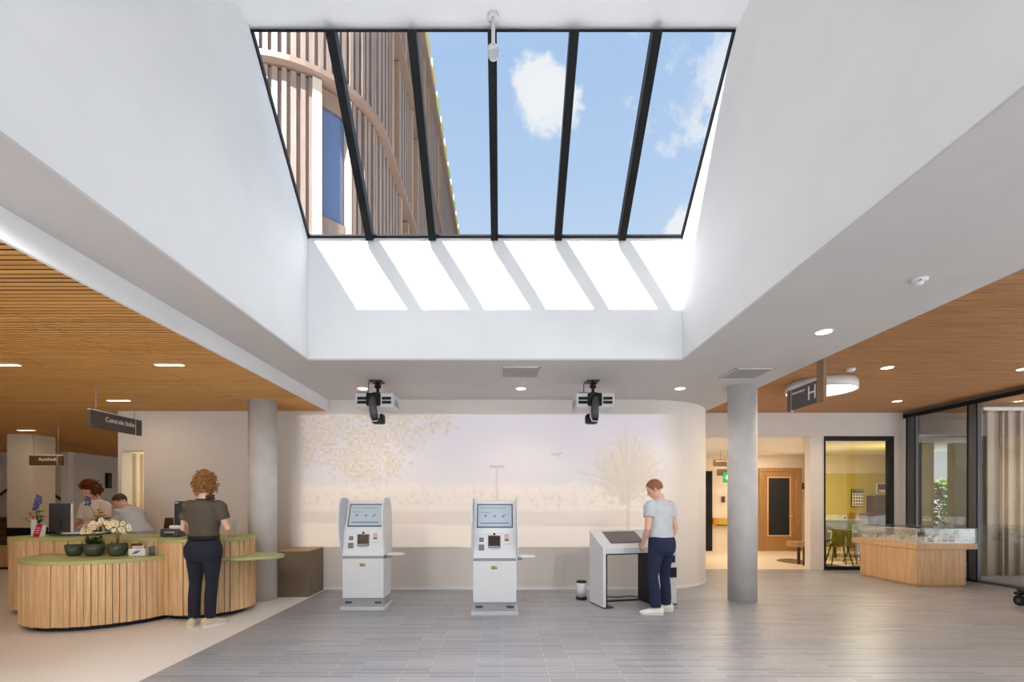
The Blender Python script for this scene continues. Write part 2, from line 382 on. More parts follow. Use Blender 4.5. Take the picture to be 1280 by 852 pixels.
# ------------------------------------------------------------------ entrance glazing behind and facade at the side
def glaz(name, pts, z1, axis, at_):
    """mullioned glazing: pts are the mullion positions along the axis"""
    mb = MB()
    for a in pts:
        if axis == 'y': mb.box(at_, at_+.12, a, a+.09, 0, z1)
        else: mb.box(a, a+.09, at_-.12, at_, 0, z1)
    a, b = pts[0], pts[-1]+.09
    if axis == 'y': mb.box(at_, at_+.12, a, b, z1-.07, z1); mb.box(at_, at_+.12, a, b, 0, .05)
    else: mb.box(a, b, at_-.12, at_, z1-.07, z1); mb.box(a, b, at_-.12, at_, 0, .05)
    f = struct(mb.build(name, 'frame'))
    g = MB().box(*((at_+.05, at_+.06, a, b, .05, z1-.07) if axis == 'y' else (a, b, at_-.07, at_-.06, .05, z1-.07)))
    g.build('glass_pane', 'glass', f)
    return f
glaz('window_6', [-9.0, -7.5, -6.0, -4.5, -3.05], 2.9, 'x', YF)  # unseen side glazing, added to brighten the counter and pale floor
glaz('window_4', [-2.9, -1.5, 0, 1.5, 3.0, 4.5, 6.0, 7.4, 8.56], 3.15, 'x', YF)  # unseen entrance glazing, added to let in fill light
mb = MB()
for a, b in ((10.12, 10.36), (8.80, 9.0), (6.6, 6.72), (4.4, 4.52), (2.2, 2.32), (0, .12), (-1.7, -1.58)): mb.box(XF, XF+.055, a, b, 0, ZR)
mb.box(XF-.02, XF+.16, YF, YR, ZR-.05, ZR+.02); mb.box(XF, XF+.16, YF, YR, 0, .035)
fac = struct(mb.build('window_3', 'frame'))
B(XF+.025, XF+.03, YF, YR, .035, ZR-.05).build('glass_pane', 'glass', fac)
mb = MB(); mb.box(XF-.012, XF-.001, 8.80, 8.82, 0, ZR-.13); mb.box(XF-.012, XF-.001, 8.98, 9.0, 0, ZR-.13); mb.box(XF-.012, XF-.001, 10.12, 10.14, 0, ZR-.13); mb.box(XF-.012, XF-.001, 10.34, 10.36, 0, ZR-.13); mb.box(XF-.012, XF+.0, YF, YR, ZR-.13, ZR-.05)
mb.build('door_track', 'black', fac)
# window into the meeting room
fr = MB(); fr.box(6.94, 6.965, YR-.02, YR+.1, 0, 2.883); fr.box(8.345, 8.44, YR-.02, YR+.1, 0, 2.883); fr.box(6.965, 8.345, YR-.02, YR+.1, 2.79, 2.883); fr.box(6.965, 8.345, YR-.02, YR+.1, 0, .07)
w2 = struct(fr.build('window_2', 'black'))
B(6.965, 8.345, YR+.03, YR+.042, .07, 2.79).build('glass_pane', 'glass', w2)

# ------------------------------------------------------------------ columns
def column(x, y, r, z1, label):
    n = 40; m = MB().lathe([(r, 0), (r, z1)], (x, y, 0), n)
    return struct(m.build('column', 'concrete'), label)
column(-3.62, 7.30, .2, ZL, 'round concrete column behind the reception counter')
column(3.56, 7.17, .2, ZC, 'round concrete column standing free beside the curved wall end')
c3 = struct(B(-11.07, -10.51, 10.8, 11.36, 0, ZL).build('column', 'cream'), 'square plastered column with a dark band')
mb = MB(); mb.box(-11.08, -10.50, 10.79, 11.37, .70, .89); mb.build('dark_band', 'black', c3)

# ------------------------------------------------------------------ projected landscape: its light painted into vertex colours
def painted_projection():
    px0, px1, py0, py1 = 352.0, 807.0, 517.5, 684.0
    nx, ny = 400, 150
    gx = np.linspace(px0, px1, nx); gy = np.linspace(py0, py1, ny)
    # the picture runs on round the curved end: arc length follows the flat wall
    PX, PY = np.meshgrid(gx, gy)
    ext = np.linspace(807.5, 850, 38)
    PX = np.concatenate([PX, np.tile(ext, (ny, 1))], 1); PY = np.concatenate([PY, np.tile(gy[:, None], (1, 38))], 1)
    Xw = np.zeros_like(PX); Yw = np.zeros_like(PX)
    for j in range(PX.shape[1]):
        p = PX[0, j]; t = (p-VX)/F
        if t*(YW-.004) <= 2.40: Xw[:, j] = t*(YW-.004); Yw[:, j] = YW-.004
        else:
            r = 1.504; a = t*t+1; b = -2*(2.40*t+9.57); c = 2.40**2+9.57**2-r*r
            y = (-b-math.sqrt(max(b*b-4*a*c, 0)))/(2*a); Xw[:, j] = t*y; Yw[:, j] = y
    Zw = EYE+(VY-PY)*(YW-.004)/F
    def nz(sx, sy, seed, oct=3):
        out = np.zeros(PX.shape)
        for i in range(PX.shape[0]):
            for j in range(PX.shape[1]):
                out[i, j] = mnoise.fractal(Vector((PX[i, j]*sx, PY[i, j]*sy, seed)), .9, 2.1, oct)
        return out
    ss = lambda a, b, x: np.clip((x-a)/(b-a), 0, 1)**2*(3-2*np.clip((x-a)/(b-a), 0, 1))
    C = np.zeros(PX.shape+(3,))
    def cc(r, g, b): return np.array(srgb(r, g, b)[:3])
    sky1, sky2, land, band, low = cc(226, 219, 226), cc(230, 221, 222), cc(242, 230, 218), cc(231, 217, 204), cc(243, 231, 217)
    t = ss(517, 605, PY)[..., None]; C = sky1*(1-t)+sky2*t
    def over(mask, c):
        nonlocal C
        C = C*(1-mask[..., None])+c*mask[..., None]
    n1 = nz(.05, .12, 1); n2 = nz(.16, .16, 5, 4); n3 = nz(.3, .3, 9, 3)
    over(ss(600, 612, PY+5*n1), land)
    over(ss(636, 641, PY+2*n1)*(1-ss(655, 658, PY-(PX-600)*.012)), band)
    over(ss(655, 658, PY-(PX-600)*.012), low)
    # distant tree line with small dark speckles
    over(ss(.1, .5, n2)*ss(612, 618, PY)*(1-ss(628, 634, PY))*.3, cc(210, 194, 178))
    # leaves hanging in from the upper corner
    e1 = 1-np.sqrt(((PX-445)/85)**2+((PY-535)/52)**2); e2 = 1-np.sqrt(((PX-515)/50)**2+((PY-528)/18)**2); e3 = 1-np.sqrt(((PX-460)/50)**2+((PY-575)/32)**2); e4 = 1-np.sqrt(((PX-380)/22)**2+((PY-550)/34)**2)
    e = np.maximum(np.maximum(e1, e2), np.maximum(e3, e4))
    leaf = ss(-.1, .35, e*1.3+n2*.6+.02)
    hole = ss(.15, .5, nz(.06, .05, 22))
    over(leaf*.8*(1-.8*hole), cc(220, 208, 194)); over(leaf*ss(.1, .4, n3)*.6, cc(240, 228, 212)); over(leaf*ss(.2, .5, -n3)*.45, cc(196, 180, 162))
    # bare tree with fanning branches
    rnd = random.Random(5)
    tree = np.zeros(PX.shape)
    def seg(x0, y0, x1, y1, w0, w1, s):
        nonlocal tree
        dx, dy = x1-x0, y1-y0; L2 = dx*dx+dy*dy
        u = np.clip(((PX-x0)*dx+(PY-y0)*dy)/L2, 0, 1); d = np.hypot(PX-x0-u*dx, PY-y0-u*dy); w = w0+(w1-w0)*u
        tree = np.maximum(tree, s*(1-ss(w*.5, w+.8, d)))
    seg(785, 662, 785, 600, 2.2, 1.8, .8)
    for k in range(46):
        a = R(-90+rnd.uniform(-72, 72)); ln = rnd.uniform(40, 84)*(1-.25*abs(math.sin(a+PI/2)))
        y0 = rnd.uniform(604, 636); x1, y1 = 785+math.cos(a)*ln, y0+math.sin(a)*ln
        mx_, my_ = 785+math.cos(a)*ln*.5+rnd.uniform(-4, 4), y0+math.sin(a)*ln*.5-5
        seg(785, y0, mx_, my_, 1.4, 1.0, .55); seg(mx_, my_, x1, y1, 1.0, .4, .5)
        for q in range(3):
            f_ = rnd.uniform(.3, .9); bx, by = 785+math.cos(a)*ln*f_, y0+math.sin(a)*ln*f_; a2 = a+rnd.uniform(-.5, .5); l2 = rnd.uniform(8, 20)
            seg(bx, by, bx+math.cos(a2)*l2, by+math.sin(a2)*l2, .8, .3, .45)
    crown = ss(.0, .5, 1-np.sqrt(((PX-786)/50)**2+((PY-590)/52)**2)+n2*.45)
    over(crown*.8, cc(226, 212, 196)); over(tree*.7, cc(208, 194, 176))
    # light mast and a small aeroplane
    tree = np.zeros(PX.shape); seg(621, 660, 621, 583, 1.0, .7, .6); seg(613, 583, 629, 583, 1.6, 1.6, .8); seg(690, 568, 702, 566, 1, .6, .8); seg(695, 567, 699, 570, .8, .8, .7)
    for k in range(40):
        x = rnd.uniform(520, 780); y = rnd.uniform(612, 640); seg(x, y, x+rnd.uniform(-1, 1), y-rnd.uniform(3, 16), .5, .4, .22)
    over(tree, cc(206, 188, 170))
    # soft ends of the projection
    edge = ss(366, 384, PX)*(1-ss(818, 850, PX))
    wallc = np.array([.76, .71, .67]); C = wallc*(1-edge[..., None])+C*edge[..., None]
    ny_, nx_ = PX.shape
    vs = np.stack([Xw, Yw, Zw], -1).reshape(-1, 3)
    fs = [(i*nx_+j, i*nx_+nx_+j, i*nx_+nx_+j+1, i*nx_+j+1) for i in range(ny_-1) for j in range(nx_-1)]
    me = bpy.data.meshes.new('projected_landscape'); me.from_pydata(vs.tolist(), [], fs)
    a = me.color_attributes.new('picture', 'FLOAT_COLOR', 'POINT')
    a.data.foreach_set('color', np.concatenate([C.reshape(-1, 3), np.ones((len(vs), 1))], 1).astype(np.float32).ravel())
    me.polygons.foreach_set('use_smooth', [True]*len(fs)); me.materials.append(M['painted_projection'])
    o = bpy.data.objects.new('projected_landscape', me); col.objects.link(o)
    tag(o, 'pale projected landscape painted in as a picture of trees and fields across the rear wall', 'wall picture')
painted_projection()

# ------------------------------------------------------------------ building seen through the skylight
def tower():
    t = empty('building_outside', (-4.75, 11, 3.72), 0, 'tall rounded building clad in bronze fins seen through the skylight', 'building')
    Z0 = 3.72; r = 2.0; cx, cy = -4.75, 11.0
    def pt(s, off=0.0):      # s: metres along the facade; 0 = start of the curve
        if s < 0: return Vector((cx+s, cy-r-off, 0)), Vector((0, -1, 0))
        a = s/r
        if a < PI/2: n = Vector((math.sin(a), -math.cos(a), 0)); return Vector((cx, cy, 0))+n*(r+off), n
        return Vector((cx+r+off, cy+(s-r*PI/2), 0)), Vector((1, 0, 0))
    S0, S1 = -8.0, r*PI/2+34
    def band(name, z0, z1, o0, o1, m, s0=S0, s1=S1, par=None, step=.25):
        ss_ = [s0]; 
        while ss_[-1] < s1: ss_.append(min(s1, ss_[-1]+(step if -.1 < ss_[-1] < r*PI/2+.1 else 2.0 if ss_[-1] > 0 else min(1, max(.1, -ss_[-1])))))
        rs = []
        for s in ss_:
            a, _ = pt(s, o0); b, _ = pt(s, o1)
            rs.append([(a.x, a.y, z0), (b.x, b.y, z0), (b.x, b.y, z1), (a.x, a.y, z1)])
        return MB().rings(rs, False).build(name, m, par)
    def W(o):   # parent without moving: the parts are in world coordinates
        o.parent = t; o.matrix_parent_inverse = Matrix.Translation(-Vector(t.location)); return o
    fl = [Z0, 6.15, 9.75, 13.36, 17.3]
    W(band('wall', Z0, 17.3, -.9, -.22, M['bronze2']))
    for z in fl[1:4]: W(band('ledge', z-.07, z+.04, -.25, .15, M['ledge']))
    W(band('parapet', 17.05, 17.45, -.25, .16, M['ledge']))
    qa = r*PI/2
    wins = {1: [(1.22, 2.0), (qa+2.0, qa+3.2), (qa+5.2, qa+6.4), (qa+8.6, qa+9.8), (qa+12, qa+13.2)],
            2: [(qa+1.0, qa+2.0), (qa+3.6, qa+4.8), (qa+6.8, qa+8), (qa+10.2, qa+11.4), (qa+14, qa+15.2)],
            3: [(qa+2.6, qa+3.8), (qa+6, qa+7.2), (qa+9.6, qa+10.8)], 0: []}
    for k in range(4):
        z0, z1 = fl[k]+.06, fl[k+1]-.10
        segs = []; s = S0
        for a, b in wins[k]+[(S1, S1)]: segs.append((s, a)); s = b
        mb = MB()
        for a, b in segs:
            s = a; i = 0
            while s < b-.02:
                w = (.085, .06, .10, .07)[i % 4]; p, n = pt(s+w/2, -.22); d = Vector((-n.y, n.x, 0)); dep = (.22, .15, .20, .13)[i % 4]
                X = Matrix(((d.x, n.x, 0, p.x), (d.y, n.y, 0, p.y), (0, 0, 1, 0), (0, 0, 0, 1)))
                mb.box(-w/2, w/2, 0, dep, z0, z1, X); s += w+.004; i += 1
        o = W(mb.build('fin_cladding', 'bronze'))
        for a, b in wins[k]:
            m = 'tglass' if a < 2 else 'tglassd'
            f = W(band('window', z0, z1, -.21, -.19, M[m], a, b, None, .1))
            mb = MB()
            for s, w in ((a+.01, .17), (b-.05, .05)):
                p, n = pt(s, -.2); d = Vector((-n.y, n.x, 0)); X = Matrix(((d.x, n.x, 0, p.x), (d.y, n.y, 0, p.y), (0, 0, 1, 0), (0, 0, 0, 1)))
                mb.box(-w/2, w/2, 0, .24 if w > .1 else .20, z0, z1, X)
            W(mb.build('window_jamb', 'palefin' if a < 2 else 'bronze2'))
            if a < 2:
                W(band('spandrel', z0, z0+.9, -.18, -.13, M['bronze'], a+.1, b-.06, None, .1)); W(band('blind', z1-.35, z1, -.17, -.12, M['ledge'], a+.1, b-.06, None, .1))
    # lime capping plates along the roof edge
    for i in range(26):
        q = qa+.5+i*1.3; p, n = pt(q, .16); W(B(p.x-.02, p.x+.05, p.y-.4, p.y+.4, 17.2+.12*(i % 2), 17.52+.06*(i % 3)).build('capping_plate', 'limecap'))
tower()
# ------------------------------------------------------------------ outside the side facade
struct(B(9.62, 13.4, 9.75, 9.95, -.02, 3.36).build('wall_outside', 'beigefin'))
mb = MB(); mb.box(9.45, 10.36, 11.6, 11.8, -.02, 3.45); mb.box(10.36, 11.25, 11.6, 11.8, 3.03, 3.45); mb.box(10.86, 11.25, 11.6, 11.8, -.02, 3.03)
struct(mb.build('wall_outside', 'beigefin'))
mb = MB()
for x, w in ((9.72, .13), (10.02, .03), (10.14, .09), (10.38, .03), (10.6, .12), (10.95, .05), (11.3, .12), (11.7, .05)): mb.box(x, x+w, 9.68, 9.745, -.02, 3.30)
struct(mb.build('trim_4', 'palefin'))
struct(B(8.84, 11.3, 6, 11.8, 3.46, 3.5).build('roof_soffit', 'ceilwood2'))
struct(B(9.62, 13.4, 9.66, 9.745, 3.30, 3.36).build('trim_5', 'white'))
def shrub(x, y, h, w, seed, label):
    rnd = random.Random(seed); t = empty('garden_shrub', (x, y, -.02), 0, label, 'shrub', 'shrubs in the garden')
    mb = MB()
    for k in range(1100):
        a = rnd.uniform(0, 2*PI); rr = w*math.sqrt(rnd.random()); z = h*(.12+.88*rnd.random()); k2 = math.sin(PI*min(1, z/h*.9+.08))**.6
        p = Vector((rr*k2*math.cos(a), rr*k2*math.sin(a), z)); u = Vector((rnd.gauss(0, 1), rnd.gauss(0, 1), rnd.gauss(0, 1))).normalized(); v = u.orthogonal().normalized(); s = rnd.uniform(.06, .12)
        mb.add([p-u*s, p+v*s*.45, p+u*s, p-v*s*.45], [(0, 1, 2, 3)])
    mb.build('foliage', 'shrub', t)
    MB().tube([(0, 0, 0), (.03, 0, h*.5), (0, .04, h*.9)], [.03, .02, .01], 8).build('stem', 'stem', t)
shrub(12.95, 14.2, 2.15, .55, 1, 'leafy green garden shrub seen through the gap in the outer wall')
shrub(14.1, 14.9, 2.0, .55, 2, 'lower green garden shrub behind the leafy one outside')
struct(B(12.4, 26, 22.5, 22.7, -.02, 2.2).build('wall_outside', 'wallgrey'))

# ------------------------------------------------------------------ world, sun, lamps, camera
def world():
    w = bpy.data.worlds.new('sky'); sc.world = w; w.use_nodes = True; nt = w.node_tree
    bg = nt.nodes.get('Background'); tc = N(nt, 'ShaderNodeTexCoord')
    sp = N(nt, 'ShaderNodeSeparateXYZ'); nt.links.new(tc.outputs['Generated'], sp.inputs[0])
    rp = N(nt, 'ShaderNodeValToRGB'); e = rp.color_ramp.elements
    e[0].position = 0.0; e[0].color = (.78, .82, .86, 1); e[1].position = .9; e[1].color = srgb(156, 192, 236)
    for p, c in ((.25, srgb(222, 234, 247)), (.55, srgb(184, 210, 243))):
        q = e.new(p); q.color = c
    nt.links.new(sp.outputs['Z'], rp.inputs['Fac'])
    nz = N(nt, 'ShaderNodeTexNoise'); nz.inputs['Scale'].default_value = 13; nz.inputs['Detail'].default_value = 7; nz.inputs['Roughness'].default_value = .62
    nt.links.new(tc.outputs['Generated'], nz.inputs['Vector'])
    last = rp.outputs['Color']
    def dirn(px, py): return Vector(((px-VX)/F, 1, (VY-py)/F)).normalized()
    for (px, py, r, k, s, st) in ((676, 112, .052, .10, 1, .95), (692, 142, .046, .10, 1, .9), (712, 150, .03, .1, 1, .6), (885, 78, .085, .26, 1, .45), (915, 90, .06, .22, 1, .5), (848, 287, .04, .09, 1, .9), (-2600, 300, .6, .5, 1, .8), (300, -900, .35, .5, 1, .5)):
        d = dirn(px, py)
        vd = N(nt, 'ShaderNodeVectorMath', operation='DISTANCE'); vd.inputs[1].default_value = d; nt.links.new(tc.outputs['Generated'], vd.inputs[0])
        sb = N(nt, 'ShaderNodeMath', operation='SUBTRACT'); sb.inputs[0].default_value = .5; nt.links.new(nz.outputs['Fac'], sb.inputs[1])
        ml = N(nt, 'ShaderNodeMath', operation='MULTIPLY_ADD'); ml.inputs[1].default_value = k*1.6; nt.links.new(sb.outputs[0], ml.inputs[0]); nt.links.new(vd.outputs['Value'], ml.inputs[2])
        mr = N(nt, 'ShaderNodeMapRange', interpolation_type='SMOOTHSTEP'); mr.inputs['From Min'].default_value = r; mr.inputs['From Max'].default_value = r*.45; mr.inputs['To Min'].default_value = 0; mr.inputs['To Max'].default_value = st
        nt.links.new(ml.outputs[0], mr.inputs['Value'])
        mx = N(nt, 'ShaderNodeMixRGB'); mx.inputs['Color2'].default_value = (.93, .94, .96, 1); nt.links.new(mr.outputs[0], mx.inputs['Fac']); nt.links.new(last, mx.inputs['Color1']); last = mx.outputs['Color']
    nt.links.new(last, bg.inputs['Color']); bg.inputs['Strength'].default_value = 1.0
world()
def light(kind, name, loc, energy, color=(1, 1, 1), rot=None, **kw):
    d = bpy.data.lights.new(name, kind); d.energy = energy; d.color = color
    for k, v in kw.items(): setattr(d, k, v)
    o = bpy.data.objects.new(name, d); col.objects.link(o); o.location = loc
    if rot is not None: o.rotation_euler = rot
    return o
sd = Vector((.58, 1.316, -2.115)).normalized()
s = light('SUN', 'sun', (0, -10, 20), 23.0, (1, .975, .95), angle=R(.5)); s.rotation_euler = sd.to_track_quat('-Z', 'Y').to_euler()
cam = bpy.data.cameras.new('camera'); co = bpy.data.objects.new('camera', cam); col.objects.link(co)
co.location = (0, 0, EYE); co.rotation_euler = (PI/2, 0, 0)
cam.sensor_width = 36; cam.sensor_fit = 'HORIZONTAL'; cam.lens = F*36/1280; cam.shift_x = 12/1280; cam.shift_y = 202/1280; cam.clip_start = .05; cam.clip_end = 300
sc.camera = co
vs = sc.view_settings; vs.view_transform = 'Standard'; vs.look = 'None'; vs.gamma = 1; vs.exposure = 0.0; vs.use_curve_mapping = False
sc.cycles.max_bounces = 10; sc.cycles.diffuse_bounces = 7; sc.cycles.transparent_max_bounces = 16; sc.cycles.sample_clamp_indirect = 12; sc.cycles.caustics_reflective = False; sc.cycles.caustics_refractive = False
sc.cycles.use_denoising = True

# lamps in the ceilings: a trim ring, a glowing disc and the light it gives
LW = (1, .80, .58)
def downlight(x, y, z, r, label, e=40, colr=(1, .86, .70), blend=.6, tilt=0, cone=120):
    t = empty('downlight', (x, y, z), 0, label, 'ceiling light', 'recessed round ceiling lights')
    MB().lathe([(r*.86, -.001), (r*.86, -.008), (r, -.008), (r*1.02, -.001)], (0, 0, 0), 24).build('trim_ring', 'plasticw', t)
    MB().lathe([(.001, -.0095), (r*.84, -.0095), (r*.84, -.0085), (.001, -.0085)], (0, 0, 0), 24).build('diffuser', 'lampon', t)
    light('SPOT', 'downlight_lamp', (x, y, z-.03), e, colr, (R(tilt), 0, 0), spot_size=R(cone), spot_blend=blend, shadow_soft_size=r)
def striplight(x, y, z, w, label, e=30):
    t = empty('ceiling_strip_light', (x, y, z), 0, label, 'ceiling light', 'slim strip lights between the wooden slats')
    B(-w/2, w/2, -.03, .03, -.012, .02).build('housing', 'plasticw', t)
    B(-w/2+.005, w/2-.005, -.026, .026, -.014, -.0125).build('diffuser', 'lampwarm', t)
    light('AREA', 'strip_lamp', (x, y, z-.02), e, (1, .76, .50), (0, 0, 0), shape='RECTANGLE', size=w, size_y=.06)
for x, y, l in ((3.23, 4.855, 'recessed round light in the white soffit beside the skylight shaft'), (.28, 7.26, 'recessed round light in the white ceiling between the two projectors'),
             (-2.1, 7.26, 'recessed round light beside the ginger-haired person side projector'), (2.67, 7.26, 'recessed round light above the curved end of the rear wall')):
    downlight(x, y, ZC, .085, l if 'ginger' not in l else 'recessed round light just behind the projector above the kiosk nearest the brown cabinet', 22)
for x, y, l in ((5.52, 6.93, 'recessed round light in the wooden ceiling nearest the white soffit'), (7.53, 9.22, 'recessed round light in the wooden ceiling nearest the glazed facade corner'), (7.55, 7.0, 'recessed round light in the wooden ceiling above the facade door'), (5.75, 9.0, 'small recessed round light behind the drum lamp')):
    downlight(x, y, ZR, .085, l, 44, (1, .76, .53), .5, 0, 150)
for x, y in ((5.52, 4.2), (7.55, 4.2), (5.52, 1.5), (7.55, 1.5)): light('SPOT', 'downlight_lamp', (x, y, ZR-.03), 30, (1, .76, .53), (0, 0, 0), spot_size=R(120), spot_blend=.6, shadow_soft_size=.08)  # unseen fill spots without fixtures, added beyond the visible ceiling lights
for x, y, w, l in ((-3.68, 5.34, .31, 'strip light in the slatted ceiling nearest the white fascia'), (-5.72, 7.2, .33, 'strip light in the slatted ceiling over the reception counter'), (-5.5, 5.34, .33, 'strip light in the slatted ceiling at the picture edge above the counter'),
                   (-10.0, 10.15, .36, 'strip light in front of the square column'), (-12.2, 13.0, .36, 'strip light beyond the square column'), (-13.9, 15.7, .36, 'strip light over the far hall near the white pilaster'), (-15.6, 18.0, .36, 'farthest strip light over the hall'),
                   (-10.8, 17.0, .36, 'strip light over the far hall behind the staff')):
    striplight(x, y, ZL, w, l, 5)
for x, y in ((-8, 4), (-8, 8.5), (-11, 6), (-6, 2), (-9, 12.5), (-14, 11)): light('AREA', 'strip_lamp', (x, y, ZL-.02), 9, (1, .76, .50), (0, 0, 0), shape='RECTANGLE', size=.36, size_y=.06)  # strip lamps without fixtures, added as warm fill for the hall
# rooms behind
light('AREA', 'corridor_lamp', (5.6, 12.5, 2.86), 60, (1, .84, .64), (0, 0, 0), shape='RECTANGLE', size=1.2, size_y=.3)
light('AREA', 'corridor_lamp', (7.6, 13.6, 2.86), 22, (1, .84, .64), (0, 0, 0), shape='RECTANGLE', size=.6, size_y=.3)
light('AREA', 'room_lamp', (9.2, 12.2, 2.86), 85, (1, .88, .66), (0, 0, 0), shape='RECTANGLE', size=.9, size_y=.5)
light('AREA', 'passage_lamp', (-5.6, 9.2, 2.58), 24, (1, .80, .45), (0, 0, 0), shape='RECTANGLE', size=.6, size_y=.6)

def beam(x, x0, x1, f0, f1, e):
    """a wall projector: an even rectangle of light with soft side edges"""
    yl, zl = 6.85, 2.62; d = YW-.004-yl
    o = light('POINT', 'projector_beam', (x, yl, zl), e, (.96, .97, 1.0), (PI/2, 0, 0), shadow_soft_size=.01)
    L = o.data; L.use_nodes = True; nt = L.node_tree; em = nt.nodes.get('Emission')
    tc = N(nt, 'ShaderNodeTexCoord'); sp = N(nt, 'ShaderNodeSeparateXYZ'); nt.links.new(tc.outputs['Normal'], sp.inputs[0])
    def m(op, a, b=None):
        n = N(nt, 'ShaderNodeMath', operation=op)
        for k, v in enumerate((a, b)):
            if v is None: continue
            if isinstance(v, (int, float)): n.inputs[k].default_value = v
            else: nt.links.new(v, n.inputs[k])
        return n.outputs[0]
    w = m('MAXIMUM', m('MULTIPLY', sp.outputs['Z'], -1.0), .02)
    u = m('DIVIDE', sp.outputs['X'], w); v = m('DIVIDE', sp.outputs['Y'], w)
    def ramp(val, a, b):
        n = N(nt, 'ShaderNodeMapRange', interpolation_type='SMOOTHSTEP'); n.inputs['From Min'].default_value = a; n.inputs['From Max'].default_value = b
        nt.links.new(val, n.inputs['Value']); return n.outputs[0]
    k = m('MULTIPLY', ramp(u, (x0-f0-x)/d, (x0+f0-x)/d), ramp(u, (x1+f1-x)/d, (x1-f1-x)/d))
    k = m('MULTIPLY', k, m('MULTIPLY', ramp(v, (.705-zl)/d, (.725-zl)/d), ramp(v, (2.935-zl)/d, (2.92-zl)/d)))
    g = m('POWER', m('ADD', 1.0, m('ADD', m('MULTIPLY', u, u), m('MULTIPLY', v, v))), 1.5)
    nt.links.new(m('MULTIPLY', k, g), em.inputs['Strength'])
beam(-1.77, -3.36, -.2, .12, .4, 17)
beam(1.285, -.2, 2.85, .4, .22, 17)
for x, y in ((3.0, 2.6), (3.0, .6), (-2.63, 2.2), (-2.63, 0.2)): downlight(x, y, ZC, .085, {2.6: 'unseen fill light added in the soffit level with the viewer', .6: 'rearmost added fill light in the wide soffit', 4.4: 'added fill light in the narrow soffit beside the fascia', 2.2: 'second added fill light in the narrow soffit', .2: 'rearmost added fill light in the narrow soffit'}[y], 255, (1, .95, .90), .6, 34, 112)  # unseen fill lights, added to brighten kiosks and rear wall

for x, y, l in ((-.85, 3.3, 'high added fill light in the shaft ceiling, front row by the building side'), (.7, 3.3, 'high added fill light in the shaft ceiling, front row by the sky side'), (-.85, 1.0, 'high added fill light in the shaft ceiling, rear row by the building side'), (.7, 1.0, 'high added fill light in the shaft ceiling, rear row by the sky side')):  # unseen lamps high in the shaft, added to fill the floor below
    t = empty('downlight', (x, y, ZT), 0, l, 'ceiling light', 'recessed round ceiling lights')
    MB().lathe([(.10, -.001), (.10, -.01), (.12, -.01), (.122, -.001)], (0, 0, 0), 24).build('trim_ring', 'plasticw', t)
    MB().lathe([(.001, -.0095), (.099, -.0095), (.099, -.0085), (.001, -.0085)], (0, 0, 0), 24).build('diffuser', 'lampon', t)
    light('SPOT', 'downlight_lamp', (x, y, ZT-.03), 190, (.95, .97, 1.0), (R(14 if y > 2 else 5), 0, 0), spot_size=R(62), spot_blend=.4, shadow_soft_size=.12)
